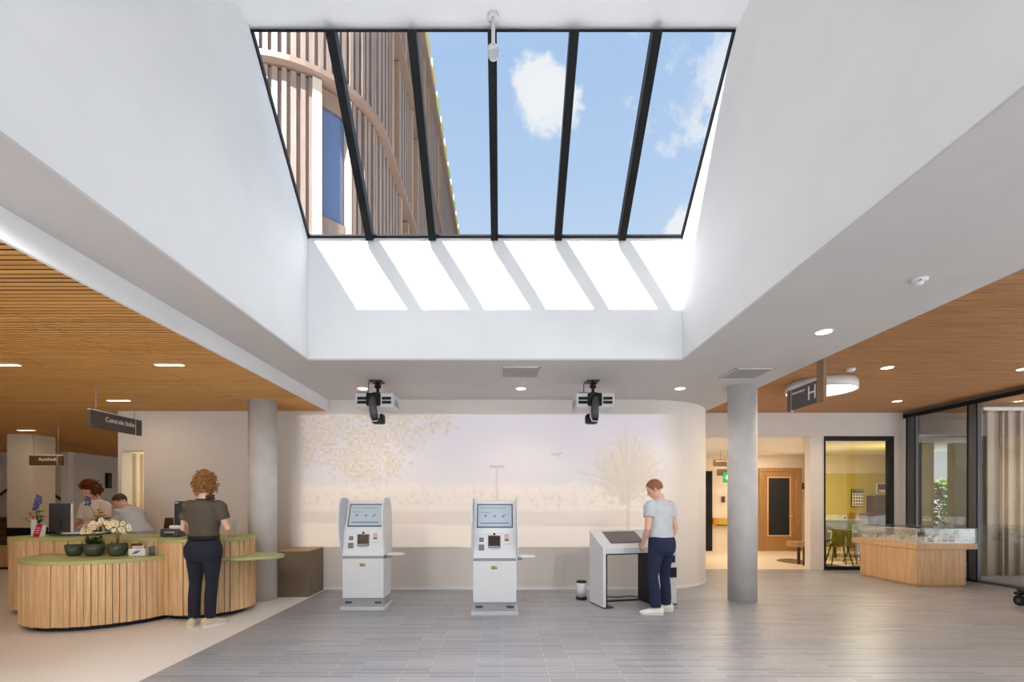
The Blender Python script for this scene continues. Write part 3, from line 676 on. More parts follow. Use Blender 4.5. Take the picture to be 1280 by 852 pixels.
# ------------------------------------------------------------------ self-service kiosks
def kiosk(x, y, label):
    t = empty('self_service_kiosk', (x, y, 0), 0, label, 'kiosk', 'white self-service kiosks')
    MB().box(-.305, .305, -.04, .47, 0, .045).build('base_plate', 'kpale', t, .006)
    MB().box(-.27, .27, .02, .42, .045, .16).build('plinth', 'kgrey', t, .004)
    B(-.28, .28, 0, .42, .16, .69).build('lower_cabinet', 'kwhite', t, .006)
    B(-.275, .275, .02, .42, .69, .73).build('groove', 'kgrey', t)
    prof = [(.0, .73), (.055, 1.06), (.06, 1.075), (.235, 1.47), (.30, 1.48), (.42, 1.40), (.42, .73)]
    MB().xprism(prof, -.28, .28).build('upper_body', 'kwhite', t, .004)
    wing = [(.02, .74), (-.05, .86), (-.105, 1.02), (-.13, 1.18), (-.125, 1.32), (-.095, 1.43), (-.04, 1.495), (.03, 1.515), (.20, 1.515), (.30, 1.49), (.36, 1.40), (.41, 1.2), (.42, .74)]
    for s in (-1, 1):
        MB().xprism(wing, s*.281, s*.302).build('side_wing', 'kwhite', t, .004)
        mb = MB(); mb.cyl((s*.2, .018, .085), (s*.2, .021, .085), .0, .0, 4) if False else None
        B(s*.2-.045, s*.2+.045, .014, .02, .085, .115).build('plinth_grip', 'kdark', t, .01)
    # screen on the sloping face
    O = Vector((0, .06, 1.075)); U = Vector((1, 0, 0)); V = Vector((0, .175, .395)); L = V.length
    scr = MB().plate(O, U, V, -.238, .238, .05, L-.04, -.01, .004).build('screen_bezel', 'kdark', t, .003)
    MB().plate(O, U, V, -.222, .222, .068, L-.058, .0035, .0055).build('screen', 'screen', scr)
    mb = MB(); mb.plate(O, U, V, -.185, .185, .105, .122, .0055, .0065); mb.build('screen_bar', 'bar', scr)
    for k, u in enumerate((-.125, .0, .115)):
        mb = MB()
        if k == 0: mb.plate(O, U, V, u-.014, u+.014, .20, .214, .0055, .0065); mb.plate(O, U, V, u-.014, u-.002, .214, .235, .0055, .0065); mb.plate(O, U, V, u+.003, u+.02, .22, .235, .0055, .0065)
        elif k == 1: mb.plate(O, U, V, u-.02, u+.012, .20, .212, .0055, .0065); mb.plate(O, U, V, u-.01, u+.018, .216, .23, .0055, .0065)
        else: mb.plate(O, U, V, u-.022, u+.005, .195, .215, .0055, .0065); mb.plate(O, U, V, u-.004, u+.024, .218, .234, .0055, .0065)
        mb.build('screen_icon', 'icon', scr)
    mb = MB(); mb.plate(O, U, V, -.2, .16, L-.105, L-.100, .0055, .006); mb.plate(O, U, V, -.19, -.05, .262, .268, .0055, .006); mb.build('screen_line', 'icon', scr)
    # control panel fittings
    O = Vector((0, .0, .73)); V = Vector((0, .055, .33))
    def pl(name, m, u0, u1, v0, v1, t0=-.004, t1=.006, par=t, bv=.002): return MB().plate(O, U, V, u0, u1, v0, v1, t0, t1).build(name, m, par, bv)
    a = pl('card_reader', 'kdark', -.20, -.143, .215, .268); pl('reader_slot', 'kgrey', -.188, -.155, .235, .25, .005, .008, a)
    a = pl('keypad', 'kdark', -.208, -.135, .105, .178)
    for i in range(3):
        for j in range(3): pl('key', 'kgrey', -.200+.022*i, -.186+.022*i, .116+.02*j, .129+.02*j, .0055, .0095, a, 0)
    a = pl('document_scanner', 'kdark', -.085, .075, .135, .295, -.004, .012); pl('scanner_glass', 'scan', -.075, .065, .165, .285, .011, .014, a); pl('scanner_lip', 'kgrey', -.08, .07, .14, .158, .011, .022, a)
    pl('camera_knob', 'scan', -.02, .008, .30, .328, 0, .018)
    a = pl('receipt_printer', 'pinkl', .125, .185, .225, .315); pl('receipt_slot', 'kdark', .13, .18, .228, .248, .005, .01, a)
    pl('caption_strip', 'kgrey', .115, .21, .182, .188, 0, .0012, t, 0); pl('caption_strip', 'kgrey', -.06, .06, .115, .121, 0, .0012, t, 0)
    lab = B(-.05, .04, -.0015, .002, .585, .635).build('sticker', 'tan', t); B(-.04, .015, -.003, -.001, .615, .627).build('sticker_print', 'leafl', lab); B(-.04, .03, -.003, -.001, .595, .607).build('sticker_print', 'kdark', lab)
    # side tray
    poly = [(.302, .05), (.40, .0), (.50, .02), (.545, .10), (.52, .20), (.42, .26), (.302, .25)]
    tr = MB().prism(poly, .735, .755).build('side_tray', 'kwhite', t, .006)
    MB().box(.302, .36, .09, .2, .695, .735).build('tray_bracket', 'kgrey', tr)
kiosk(-1.885, 6.53, 'white self-service kiosk nearest the low brown cabinet')
kiosk(-.10, 6.25, 'white self-service kiosk standing in the middle of the hall')

# ------------------------------------------------------------------ check-in desk
def checkin():
    t = empty('check_in_desk', (1.38, 6.62, 0), R(14), 'white check-in desk with sloping top where a person stands', 'desk')
    W = 1.14; D = .45; h0 = .745; hf = .825; hb = 1.05
    MB().xprism([(0, .012), (0, hf), (D, hb), (D, .012)], 0, .045).build('side_panel', 'kwhite', t, .004)
    MB().xprism([(.0, h0), (.0, hf), (D, hb), (D, hb-.08)], .046, W-.001).build('sloping_top', 'kwhite', t, .004)
    ped = MB().xprism([(0, .012), (0, hf-.09), (D, hb-.095), (D, .012)], .80, W).build('pedestal', 'kwhite', t, .004)
    MB().box(.785, .799, .0, D, .012, h0-.005).build('pedestal_lining', 'black', t)
    B(1.00, 1.11, -.012, .0, .60, .70).build('printer_slot', 'black', ped, .003); B(1.00, 1.12, -.035, .0, .39, .53).build('ticket_printer', 'black', ped, .004)
    mb = MB(); mb.box(.045, .06, -.004, .008, .012, h0); mb.box(.045, .80, -.004, .008, h0-.014, h0); mb.build('edge_strip', 'black', t)
    B(-.003, .16, -.015, D, 0, .012).build('foot_plate', 'black', t); B(.785, W+.005, -.01, D, 0, .012).build('foot_plate', 'black', t); B(.16, .785, D-.06, D, 0, .016).build('foot_rail', 'black', t)
    O = Vector((0, 0, hf)); V = Vector((0, D, hb-hf)); U = Vector((1, 0, 0))
    s = MB().plate(O, U, V, .17, .70, .12, .45, -.01, .004).build('screen_bezel', 'kdark', t, .003)
    MB().plate(O, U, V, .182, .688, .132, .438, .0035, .0055).build('screen', 'screentan', s)
checkin()
t = empty('pedal_bin', (1.19, 7.28, 0), 0, 'small white bin with black lid behind the check-in desk', 'bin')
MB().lathe([(.085, 0), (.085, .035), (.075, .04)], (0, 0, 0)).build('base', 'black', t)
MB().lathe([(.068, .04), (.074, .25)], (0, 0, 0)).build('bucket', 'plasticw', t)
MB().lathe([(.078, .25), (.078, .268), (.06, .28)], (0, 0, 0)).build('lid', 'black', t); B(-.03, .03, -.115, -.07, .008, .022).build('pedal', 'black', t)
mb = MB(); mb.tube([(1.55, 7.42, .012), (1.75, 7.36, .012), (1.95, 7.45, .012), (2.1, 7.4, .012), (2.16, 7.44, .06), (2.18, 7.46, .16), (2.17, 7.44, .05), (2.2, 7.36, .012)], .008, 8)
tag(mb.build('power_cable', 'black'), 'black power cable on the floor behind the check-in desk', 'cable')

# ------------------------------------------------------------------ ceiling projectors
def projector(x, y, flip, label):
    t = empty('ceiling_projector', (x, y, ZC), 0, label, 'projector', 'short-throw projectors under the white ceiling')
    MB().box(-.10, .08, -.10, .10, -.012, 0).build('ceiling_plate', 'black', t, .003)
    mb = MB(); mb.cyl((0, 0, -.01), (0, 0, -.20), .022, n=14); mb.lathe([(.03, -.10), (.05, -.085), (.05, -.07), (.03, -.06)], (0, 0, 0), 14); mb.box(-.055, .055, -.06, .06, -.20, -.165); mb.box(-.04, .04, -.04, .04, -.05, -.03); mb.build('mount_pole', 'black', t)
    body = B(-.265, .265, -.19, .24, -.405, -.20).build('housing', 'projw', t, .018, 3)
    for s in (-1, 1):
        for z in (-.30, -.355):
            mb = MB(); a, b = (s*.105, s*.235); mb.box(min(a, b), max(a, b), -.196, -.186, z-.0, z+.042)
            v = mb.build('vent', 'black', body, .004)
    for s in (-1, 1): B(s*.265-.004, s*.265+.004, -.1, .12, -.36, -.27).build('side_vent', 'kgrey', body, .002)
    B(-.11, .09, -.215, -.05, -.385, -.205).build('lens_port', 'black', t, .02, 3)
    s = flip
    # periscope lens: down from the port and back towards the wall
    mb = MB(); mb.tube([(0-.01, -.235, -.30), (-.01, -.245, -.36), (-.01+.01*s, -.245, -.45), (.0+.015*s, -.225, -.56)], [(.044, .04), (.050, .05), (.056, .055), (.052, .05)], 16, ref=(1, 0, 0)); mb.ball((-.01, -.235, -.31), (.044, .045, .045))
    arm = mb.build('lens_arm', 'projg', t)
    mb = MB(); mb.box(-.085+.045*s, .085+.045*s, -.205, -.06, -.625, -.49); ob = mb.build('mirror_housing', 'black', t, .03, 3)
    mb = MB(); mb.tube([(.075*s, -.235, -.46), (.078*s, -.235, -.54), (.055*s, -.235, -.60), (-.03*s, -.235, -.605)], .009, 8); mb.build('lens_trim', 'projw', arm)
    MB().tube([(-.12, 0, -.005), (-.13, 0, -.06), (-.135, -.02, -.205)], .007, 8).build('cable', 'bluegrey', t)
    B(-.225, -.10, -.18, -.05, -.2, -.19).build('cable_bundle', 'bluegrey', t)
projector(-1.77, 6.86, 1, 'ceiling projector hanging nearer the wooden slats and brown cabinet')
projector(1.285, 6.86, -1, 'ceiling projector hanging nearer the check-in desk')
def vent(x, y, w, d, label):
    t = empty('ceiling_vent', (x, y, ZC), 0, label, 'vent')
    mb = MB(); h = .016
    mb.box(-w/2, w/2, -d/2, -d/2+.02, -h, 0); mb.box(-w/2, w/2, d/2-.02, d/2, -h, 0); mb.box(-w/2, -w/2+.02, -d/2, d/2, -h, 0); mb.box(w/2-.02, w/2, -d/2, d/2, -h, 0)
    mb.build('frame', 'ceil', t)
    mb = MB(); k = 14
    for i in range(k):
        y0 = -d/2+.03+(d-.06)*i/k; mb.add([(-w/2+.02, y0, -.004), (w/2-.02, y0, -.004), (w/2-.02, y0+.022, -.014), (-w/2+.02, y0+.022, -.014)], [(0, 1, 2, 3)])
    mb.build('grille', 'grille', t); B(-w/2+.02, w/2-.02, -d/2+.02, d/2-.02, -.003, -.001).build('backing', 'kgrey', t)
vent(.235, 6.35, .50, .50, 'square air vent in the white ceiling between the two projectors')
vent(3.23, 6.42, .50, .50, 'square air vent in the white ceiling in front of the free column')
t = empty('smoke_detector', (3.21, 3.72, ZC), 0, 'small white detector on the soffit beside the skylight', 'detector')
MB().lathe([(.055, 0), (.055, -.012), (.04, -.022)]).build('base', 'plasticw', t); MB().lathe([(.028, -.022), (.026, -.04), (.005, -.046)]).build('sensor', 'plasticw', t); B(-.03, -.02, -.045, -.03, -.024, -.02).build('indicator', 'black', t)
t = empty('ceiling_sprinkler', (.29, 6.95, ZC), 0, 'tiny sprinkler head behind the vent between projectors', 'sprinkler')
MB().lathe([(.028, 0), (.028, -.006), (.012, -.01), (.01, -.03), (.022, -.034)]).build('rose', 'plasticw', t)
t = empty('dome_camera', (-.083, 4.385, ZT), 0, 'white dome camera on a rod under the skylight ridge', 'camera')
MB().lathe([(.055, 0), (.055, -.012), (.02, -.02)]).build('ceiling_rose', 'plasticw', t); MB().cyl((0, 0, -.015), (0, 0, -.28), .017).build('rod', 'plasticw', t)
MB().lathe([(.02, -.275), (.05, -.29), (.052, -.345)]).build('housing', 'plasticw', t); MB().ball((0, 0, -.35), .05).build('dome', 'kpale', t)

# ------------------------------------------------------------------ drum lamp and hanging signs
t = empty('ceiling_drum_lamp', (5.14, 7.80, ZR), 0, 'large round drum lamp under the wooden ceiling', 'ceiling light')
MB().lathe([(.495, -.005), (.5, -.15), (.485, -.152), (.485, -.02)], (0, 0, 0), 48).build('drum', 'plasticw', t)
MB().lathe([(.001, -.142), (.484, -.142), (.484, -.13), (.001, -.13)], (0, 0, 0), 48).build('diffuser', 'drumglow', t)
light('AREA', 'drum_glow', (5.14, 7.80, ZR-.16), 38, (1, .84, .62), (0, 0, 0), shape='DISK', size=.95)
t = empty('smoke_detector', (5.05, 7.0, ZR), 0, 'small white detector on the wooden ceiling beside the drum lamp', 'detector')
MB().lathe([(.06, 0), (.06, -.02), (.04, -.04), (.001, -.045)]).build('base', 'plasticw', t)
t = empty('hanging_sign', (3.9, 6.0, ZR), 0, 'grey hanging sign with a large white H on a bronze post', 'sign')
B(-.02, .02, -.16, -.03, -.72, 0).build('post', 'signpole', t, .003)
pn = B(-.014, .014, -.02, .60, -.70, -.425).build('panel', 'sign', t, .004)
B(-.016, .016, .50, .507, -.72, -.41).build('divider', 'plasticw', pn)
text('lettering', 'H', .255, 'letters', pn, basis((-.0145, .16, -.562), (0, -1, 0), (0, 0, 1)))
text('lettering', 'Huisartsenpost', .046, 'letters', pn, basis((-.0145, .485, -.485), (0, -1, 0), (0, 0, 1)))
def hang(name, x, y0, y1, z0, z1, txt, size, label, rot=0):
    t = empty('hanging_sign', (x, y0, ZL), rot, label, 'sign'); Ln = y1-y0
    pn = B(-.02, .02, 0, Ln, z0-ZL, z1-ZL).build('panel', 'sign', t, .006)
    B(-.022, .022, Ln*.855, Ln*.865, z0-ZL-.004, z1-ZL+.004).build('divider', 'plasticw', pn)
    B(-.021, .021, 0, Ln, z1-ZL, z1-ZL+.012).build('top_rail', 'plasticw', pn)
    for y in (Ln*.12, Ln*.86): MB().cyl((0, y, z1-ZL), (0, y, 0), .004, n=6).build('cable', 'kgrey', t)
    text('lettering', txt, size, 'letters', pn, basis((.0205, Ln*.84, (z0+z1)/2-ZL+.02), (0, 1, 0), (0, 0, 1)), align='RIGHT')
    return t
hang('s', -5.135, 6.0, 6.86, 2.395, 2.61, 'Centrale balie', .088, 'long brown hanging sign reading Centrale balie over the reception counter')
h = hang('s', -8.22, 9.0, 9.62, 2.15, 2.33, 'Apotheek', .085, 'short brown hanging sign reading Apotheek near the square column')
h.rotation_euler = (0, 0, R(-90)); h.location = (-8.85, 9.05, ZL)
for c in bpy.data.objects:
    if c.parent == h and c.name.startswith('panel'): c.data.materials[0] = M['signdark']

# ------------------------------------------------------------------ reception counter
def off(poly, d):
    n = len(poly); out = []
    for i in range(n):
        a, b, c = Vector(poly[i-1]), Vector(poly[i]), Vector(poly[(i+1) % n])
        t = (c-a).normalized(); nn = Vector((t.y, -t.x)); out.append((b.x+nn.x*d, b.y+nn.y*d))
    return out
def resample(poly, step):
    pts = [Vector(p) for p in poly]+[Vector(poly[0])]; out = []; acc = 0; 
    tot = sum((pts[i+1]-pts[i]).length for i in range(len(pts)-1)); n = max(8, round(tot/step)); step = tot/n
    d = 0; i = 0; pos = 0
    for k in range(n):
        target = k*step
        while i < len(pts)-2 and pos+(pts[i+1]-pts[i]).length < target: pos += (pts[i+1]-pts[i]).length; i += 1
        q = (target-pos)/max((pts[i+1]-pts[i]).length, 1e-9); out.append(pts[i].lerp(pts[i+1], q))
    return out
def cladding(mb, poly, z0, z1, step=.062, th=.02, gap=.005):
    pts = resample(poly, step); n = len(pts)
    for i in range(n):
        a, b = pts[i], pts[(i+1) % n]; d = (b-a); L = d.length; d.normalize(); nn = Vector((d.y, -d.x)); o = .007*((i*7) % 3)
        p = [a+d*gap*.5, b-d*gap*.5]; q = [p[0]+nn*(th+o), p[1]+nn*(th+o)]
        mb.add([(p[0].x, p[0].y, z0), (p[1].x, p[1].y, z0), (q[1].x, q[1].y, z0), (q[0].x, q[0].y, z0), (p[0].x, p[0].y, z1), (p[1].x, p[1].y, z1), (q[1].x, q[1].y, z1), (q[0].x, q[0].y, z1)],
               [(0, 1, 2, 3), (4, 7, 6, 5), (3, 2, 6, 7), (0, 4, 5, 1), (1, 5, 6, 2), (0, 3, 7, 4)])
def counter():
    t = empty('reception_counter', (0, 0, 0), 0, 'curved reception counter clad in oak slats with green tops', 'counter')
    cx, cy, r = -5.06, 6.28, .925
    low = [(cx+(r if math.cos(R(a)) > 0 else .80)*math.cos(R(a)), cy+r*math.sin(R(a))) for a in range(0, 360, 6)]
    tall = [(-4.40+.0, 6.19)]+[(-3.95+.56*math.cos(R(a)), 6.50+.56*math.sin(R(a))) for a in range(-135, 76, 7)]+[(-4.2, 7.02), (-4.8, 6.97), (-6.1, 6.93)]+[(-6.22+.35*math.cos(R(a)), 6.58+.35*math.sin(R(a))) for a in range(95, 271, 8)]+[(-5.4, 6.2)]
    wing = [(-3.70+.78*math.cos(R(a)), 6.44+.42*math.sin(R(a))) for a in range(0, 360, 8)]
    for poly, z1, nm in ((low, .75, 'low_front'), (tall, .955, 'tall_body')):
        core = MB().prism(off(poly, -.03), .06, z1-.002).build(nm, 'plinth', t)
        mb = MB(); cladding(mb, off(poly, -.024), .06, z1); mb.build('slat_cladding', 'slatwood', core)
        MB().prism(off(poly, -.10), 0, .06).build('plinth', 'plinth', core)
        MB().prism(off(poly, .012), z1, z1+.045).build('worktop', 'green', core, .004)
    MB().prism(wing, .715, .755).build('side_shelf', 'greendge', t, .012)
counter()
t = empty('low_cabinet', (-3.45, 7.43, 0), 0, 'low brown cabinet with oak top against the rear wall', 'cabinet')
B(0, .465, 0, .615, 0, .70).build('body', 'cabbrown', t, .002); B(0, .467, -.002, .615, .70, .716).build('top', 'cabtop', t, .002)
t = empty('low_bench', (-11.6, 10.55, 0), 0, 'low oak bench with green top at the far hall stairs', 'bench')
B(-.9, .86, -.1, .2, .06, .46).build('body', 'casewood', t); B(-.92, .875, -.12, .21, .46, .50).build('top', 'green', t, .004); B(-.88, .84, -.06, .2, 0, .06).build('plinth', 'plinth', t)

# ------------------------------------------------------------------ things on the counter
ZLo = .7965; ZHi = 1.0015
def pot(par, r=.1, h=.14):
    return MB().lathe([(r*.55, 0), (r*.78, h*.12), (r*.97, h*.5), (r, h), (r*.9, h), (r*.86, h*.6), (.001, h*.58)], (0, 0, 0), 24).build('pot', 'pot', par)
def leaf(mb, p, d, L, w, droop):
    d = Vector(d).normalized(); s = d.cross(Vector((0, 0, 1))).normalized(); rs = []
    for i in range(6):
        q = i/5; c = Vector(p)+d*L*q+Vector((0, 0, -droop*q*q)); ww = w*math.sin(PI*(.12+.86*q))
        rs.append((c-s*ww, c+Vector((0, 0, -.15*ww)), c+s*ww))
    b = [v for r_ in rs for v in r_]; fs = []
    for i in range(5):
        for j in range(2): fs.append((i*3+j, i*3+j+1, i*3+j+4, i*3+j+3))
    mb.add(b, fs, True)
def flower(mb, mc, p, r, rnd):
    n = Vector((rnd.uniform(-.6, .6), -1, rnd.uniform(-.2, .5))).normalized(); u = n.orthogonal().normalized(); v = n.cross(u)
    for k in range(5):
        a = 2*PI*k/5+rnd.random()*.3; d = u*math.cos(a)+v*math.sin(a); s = n.cross(d); w = r*.5
        mb.add([p, p+d*r*.6-s*w+n*.004, p+d*r+n*.01, p+d*r*.6+s*w+n*.004], [(0, 1, 2, 3)], True)
    mc.ball(p+n*.006, r*.22, 8, 5)
def orchid(x, y, z, seed, label, tops, leaves=6, r=.1, bushy=False, name='orchid'):
    rnd = random.Random(seed); t = empty(name, (x, y, z), 0, label, 'potted plant', 'plants on the low green counter'); pot(t, r, .15)
    mb = MB()
    if bushy:
        for k in range(60):
            a = rnd.uniform(0, 2*PI); leaf(mb, (.05*math.cos(a), .05*math.sin(a), .10+rnd.uniform(0, .1)), (math.cos(a), math.sin(a), rnd.uniform(.5, 1.8)), rnd.uniform(.06, .10), .022, .02)
    else:
        for k in range(leaves):
            a = 2*PI*k/leaves+rnd.uniform(-.3, .3); leaf(mb, (.02*math.cos(a), .02*math.sin(a), .10), (math.cos(a), math.sin(a), .7), rnd.uniform(.09, .13), .03, .04)
    if len(mb.v): mb.build('leaves', 'leaf', t)
    for k, tp in enumerate(tops):
        tp = Vector(tp); st = MB().tube([(0, 0, .09), (tp.x*.2, tp.y*.2, .09+(tp.z-.09)*.6), tuple(tp)], .0045, 6).build('flower_stem', 'stem', t)
        mb = MB(); mc = MB()
        for q in range(9): flower(mb, mc, tp+Vector((rnd.uniform(-.06, .06), rnd.uniform(-.03, .03), rnd.uniform(-.06, .06))), rnd.uniform(.028, .038), rnd)
        mb.build('blossoms', 'petal', st); mc.build('blossom_centres', 'petaly', st)
    return t
def grasspot(x, y, z, seed, label, r=.1):
    rnd = random.Random(seed); t = empty('potted_moss', (x, y, z), 0, label, 'potted plant', 'plants on the low green counter'); pot(t, r, .14)
    mb = MB()
    for k in range(90):
        a = rnd.uniform(0, 2*PI); rr = r*.8*math.sqrt(rnd.random()); leaf(mb, (rr*math.cos(a), rr*math.sin(a), .075), (math.cos(a), math.sin(a), 2.0), rnd.uniform(.05, .1)*r/.1, .008, .02)
    mb.build('leaves', 'leafl', t)
grasspot(-5.27, 5.95, ZLo, 1, 'squat glazed bowl of low green leaves, first on the counter edge', .095)
orchid(-5.02, 5.94, ZLo, 2, 'glazed pot with bushy dark leaves and white orchid sprays above', [(-.04, .03, .34), (-.13, .03, .31), (.05, .0, .39)], r=.108, bushy=True)
orchid(-4.74, 5.95, ZLo, 3, 'glazed pot with low leaves and tall orchid stems beside the magazine', [(-.07, .0, .36), (.03, .0, .37), (.11, .01, .37)], 7, r=.108)
grasspot(-5.145, 6.085, ZLo, 4, 'small glazed pot tucked behind the bowl of low leaves', .055)
grasspot(-4.885, 6.085, ZLo, 5, 'small dark pot half hidden behind the bushy orchid', .055)
grasspot(-4.60, 6.075, ZLo, 6, 'small dark pot behind the tall orchid stems', .055)
t = empty('magazine_box', (-4.50, 5.98, ZLo), R(14), 'white box with blue printed picture on the low counter', 'box')
B(-.09, .09, -.05, .05, 0, .085).build('carton', 'paper', t, .004); MB().add([(-.06, -.0508, .02), (.0, -.0508, .03), (.05, -.0508, .07), (-.02, -.0508, .06)], [(0, 1, 2, 3)]).build('printed_picture', 'bluep', t); B(-.06, .07, -.03, .03, .085, .12).build('leaflet_stack', 'pinkl', t, .002)
t = empty('leaflet_holder', (-4.335, 5.975, ZLo), R(12), 'small clear leaflet holder beside the tall counter end', 'holder')
B(-.045, .045, -.02, -.017, 0, .10).build('front_pane', 'cglass', t); B(-.045, .045, .03, .033, 0, .15).build('rear_pane', 'cglass', t); B(-.045, .045, -.02, .033, 0, .004).build('foot', 'cglass', t); B(-.035, .03, -.0, .02, .004, .11).build('leaflets', 'scan', t)

def monitor(x, y, z, rz, label, w=.36, h=.30, hb=.06):
    t = empty('computer_monitor', (x, y, z), rz, label, 'monitor')
    B(-.11, .11, -.08, .08, 0, .012).build('foot', 'kdark', t, .003); B(-.025, .025, .02, .045, .01, hb+.15).build('stand', 'kdark', t, .003)
    f = B(-w/2, w/2, -.008, .02, hb, hb+h).build('casing', 'kdark', t, .004); B(-w/2+.008, w/2-.008, -.0095, -.0075, hb+.012, hb+h-.008).build('screen', 'screenoff', f)
    B(-w/2-.005, -w/2+.0, -.009, .021, hb, hb+h).build('edge_strip', 'plasticw', f); B(w/2, w/2+.005, -.009, .021, hb, hb+h).build('edge_strip', 'plasticw', f)
    return t, f
m1, f1 = monitor(-6.08, 6.66, ZHi, R(163), 'black monitor beside the flowers, its back to the hall', .44, .39, .05)
m2, f2 = monitor(-4.46, 6.72, ZHi, R(165), 'black monitor behind the receipt printer at the tall counter', .22, .34, .13)
B(.04, .10, .0195, .0225, .44, .455).build('white_sticker', 'paper', f2)
t = empty('receipt_printer', (-4.36, 6.38, ZHi), R(-4), 'black receipt printer on the tall counter beside the person with ginger curls', 'printer')
B(-.115, .125, -.07, .08, 0, .105).build('casing', 'kdark', t, .012); B(-.05, .09, -.0725, -.069, .05, .075).build('front_panel', 'kgrey', t); B(-.03, .06, -.075, -.071, .025, .04).build('paper_slot', 'black', t); B(-.03, .10, -.02, .05, .105, .15).build('paper_roll', 'paper', t, .01)
t = empty('desk_tablet', (-5.72, 6.62, ZHi), R(15), 'slim open laptop tray behind the orchids', 'tablet'); B(-.2, .22, -.10, .08, 0.03, .045).build('panel', 'plasticw', t, .004); B(-.15, .17, -.08, .06, 0, .03).build('stand', 'kdark', t)
t = empty('phone_stand', (-6.27, 6.47, ZHi), 0, 'upright white phone stand on the tall counter behind the red card', 'stand'); B(-.035, .035, -.012, .012, 0, .225).build('upright', 'plasticw', t, .004); B(-.04, .04, -.03, .03, 0, .008).build('foot', 'plasticw', t)
t = empty('leaflet_card', (-6.12, 6.34, ZHi), R(-8), 'crimson folded card standing on the tall counter', 'card')
MB().add([(-.05, 0, 0), (.045, 0, 0), (.065, .03, .155), (-.03, .03, .155), (-.05, -.002, 0), (.045, -.002, 0), (.065, .028, .155), (-.03, .028, .155)], [(0, 1, 2, 3), (7, 6, 5, 4), (0, 4, 5, 1), (1, 5, 6, 2), (2, 6, 7, 3), (3, 7, 4, 0)]).build('cover', 'red', t)
mb = MB()
for z in (.05, .08, .11): mb.add([(-.03+z*.13, -.0025+z*.19, z), (.03+z*.13, -.0025+z*.19, z), (.032+z*.13, -.001+z*.19, z+.008), (-.028+z*.13, -.001+z*.19, z+.008)], [(0, 1, 2, 3)])
mb.build('cover_print', 'paper', t); MB().add([(.047, 0, 0), (.067, .03, .155), (.075, .07, .15), (.06, .06, 0)], [(0, 1, 2, 3)]).build('inside_page', 'paper', t)
t = empty('acrylic_stand', (-3.63, 6.55, ZHi), R(-6), 'clear upright leaflet stand on the tall counter beside the column', 'stand'); B(-.04, .04, 0, .004, 0, .22).build('back_pane', 'cglass', t); B(-.04, .06, -.05, -.046, 0, .06).build('front_pane', 'cglass', t); B(-.04, .06, -.05, .004, 0, .004).build('foot', 'cglass', t); B(-.035, .035, -.006, -.002, .006, .18).build('leaflet', 'kpale', t)
def bouquet(x, y, seed, label, kinds, vase=True, sc_=1.0):
    rnd = random.Random(seed); t = empty('flower_vase', (x, y, ZHi), 0, label, 'flowers')
    MB().lathe([(.045, 0), (.055, .02), (.04, .10), (.05, .16), (.044, .16), (.034, .10), (.001, .02)], (0, 0, 0), 20).build('vase', 'cglass' if vase else 'pot', t)
    for (dx, dz, m, n, kind) in kinds:
        st = MB().tube([(0, 0, .03), (dx*.4, 0, .03+dz*.6), (dx, -.01, dz)], .004, 6).build('flower_stem', 'leafl', t)
        mb = MB()
        if kind == 'spike':
            for k in range(n): a = rnd.uniform(0, 6.28); q = k/n; mb.ball((dx+.028*(1-q*.5)*math.cos(a), -.01+.028*math.sin(a), dz-.05+.13*q), .014, 7, 5)
        else:
            for k in range(n): a = 2*PI*k/n; leaf(mb, (dx, -.01, dz), (math.cos(a), math.sin(a)-.2, .5), .07, .03, .02)
            mb.ball((dx, -.015, dz+.012), .016, 8, 5)
        mb.build('blossom', m, st)
    mb = MB()
    for k in range(16): a = rnd.uniform(0, 6.28); leaf(mb, (0, 0, .13), (math.cos(a), .6*math.sin(a), 1.4), rnd.uniform(.1, .2), .02, .04)
    mb.build('leaves', 'leafl', t)
bouquet(-6.37, 6.60, 11, 'glass vase with a violet spike and orange flowers on the tall counter', [(.04, .47, 'hyac', 30, 'spike'), (.01, .40, 'hyac', 24, 'spike'), (-.07, .29, 'orange', 10, 'd'), (-.03, .25, 'orange', 10, 'd'), (.06, .32, 'leafl', 10, 'd'), (.08, .25, 'leafl', 10, 'd'), (-.13, .22, 'pinkl', 8, 'd'), (.04, .14, 'yellow', 9, 'd')])
bouquet(-6.30, 6.40+.0, 12, 'low cup of orange blossoms beside the crimson card', [(.0, .12, 'orange', 9, 'd'), (.03, .09, 'yellow', 9, 'd'), (-.04, .10, 'yellow', 9, 'd')], False) if False else None
bouquet(-5.72, 6.83, 13, 'vase of violet and yellow blossoms behind the monitor', [(-.13, .46, 'hyac', 22, 'spike'), (.02, .34, 'yellow', 10, 'd'), (.06, .30, 'orange', 10, 'd'), (.10, .26, 'yellow', 10, 'd'), (.01, .25, 'yellow', 10, 'd'), (.15, .22, 'model_b', 10, 'd'), (.07, .20, 'orange', 10, 'd')], False)
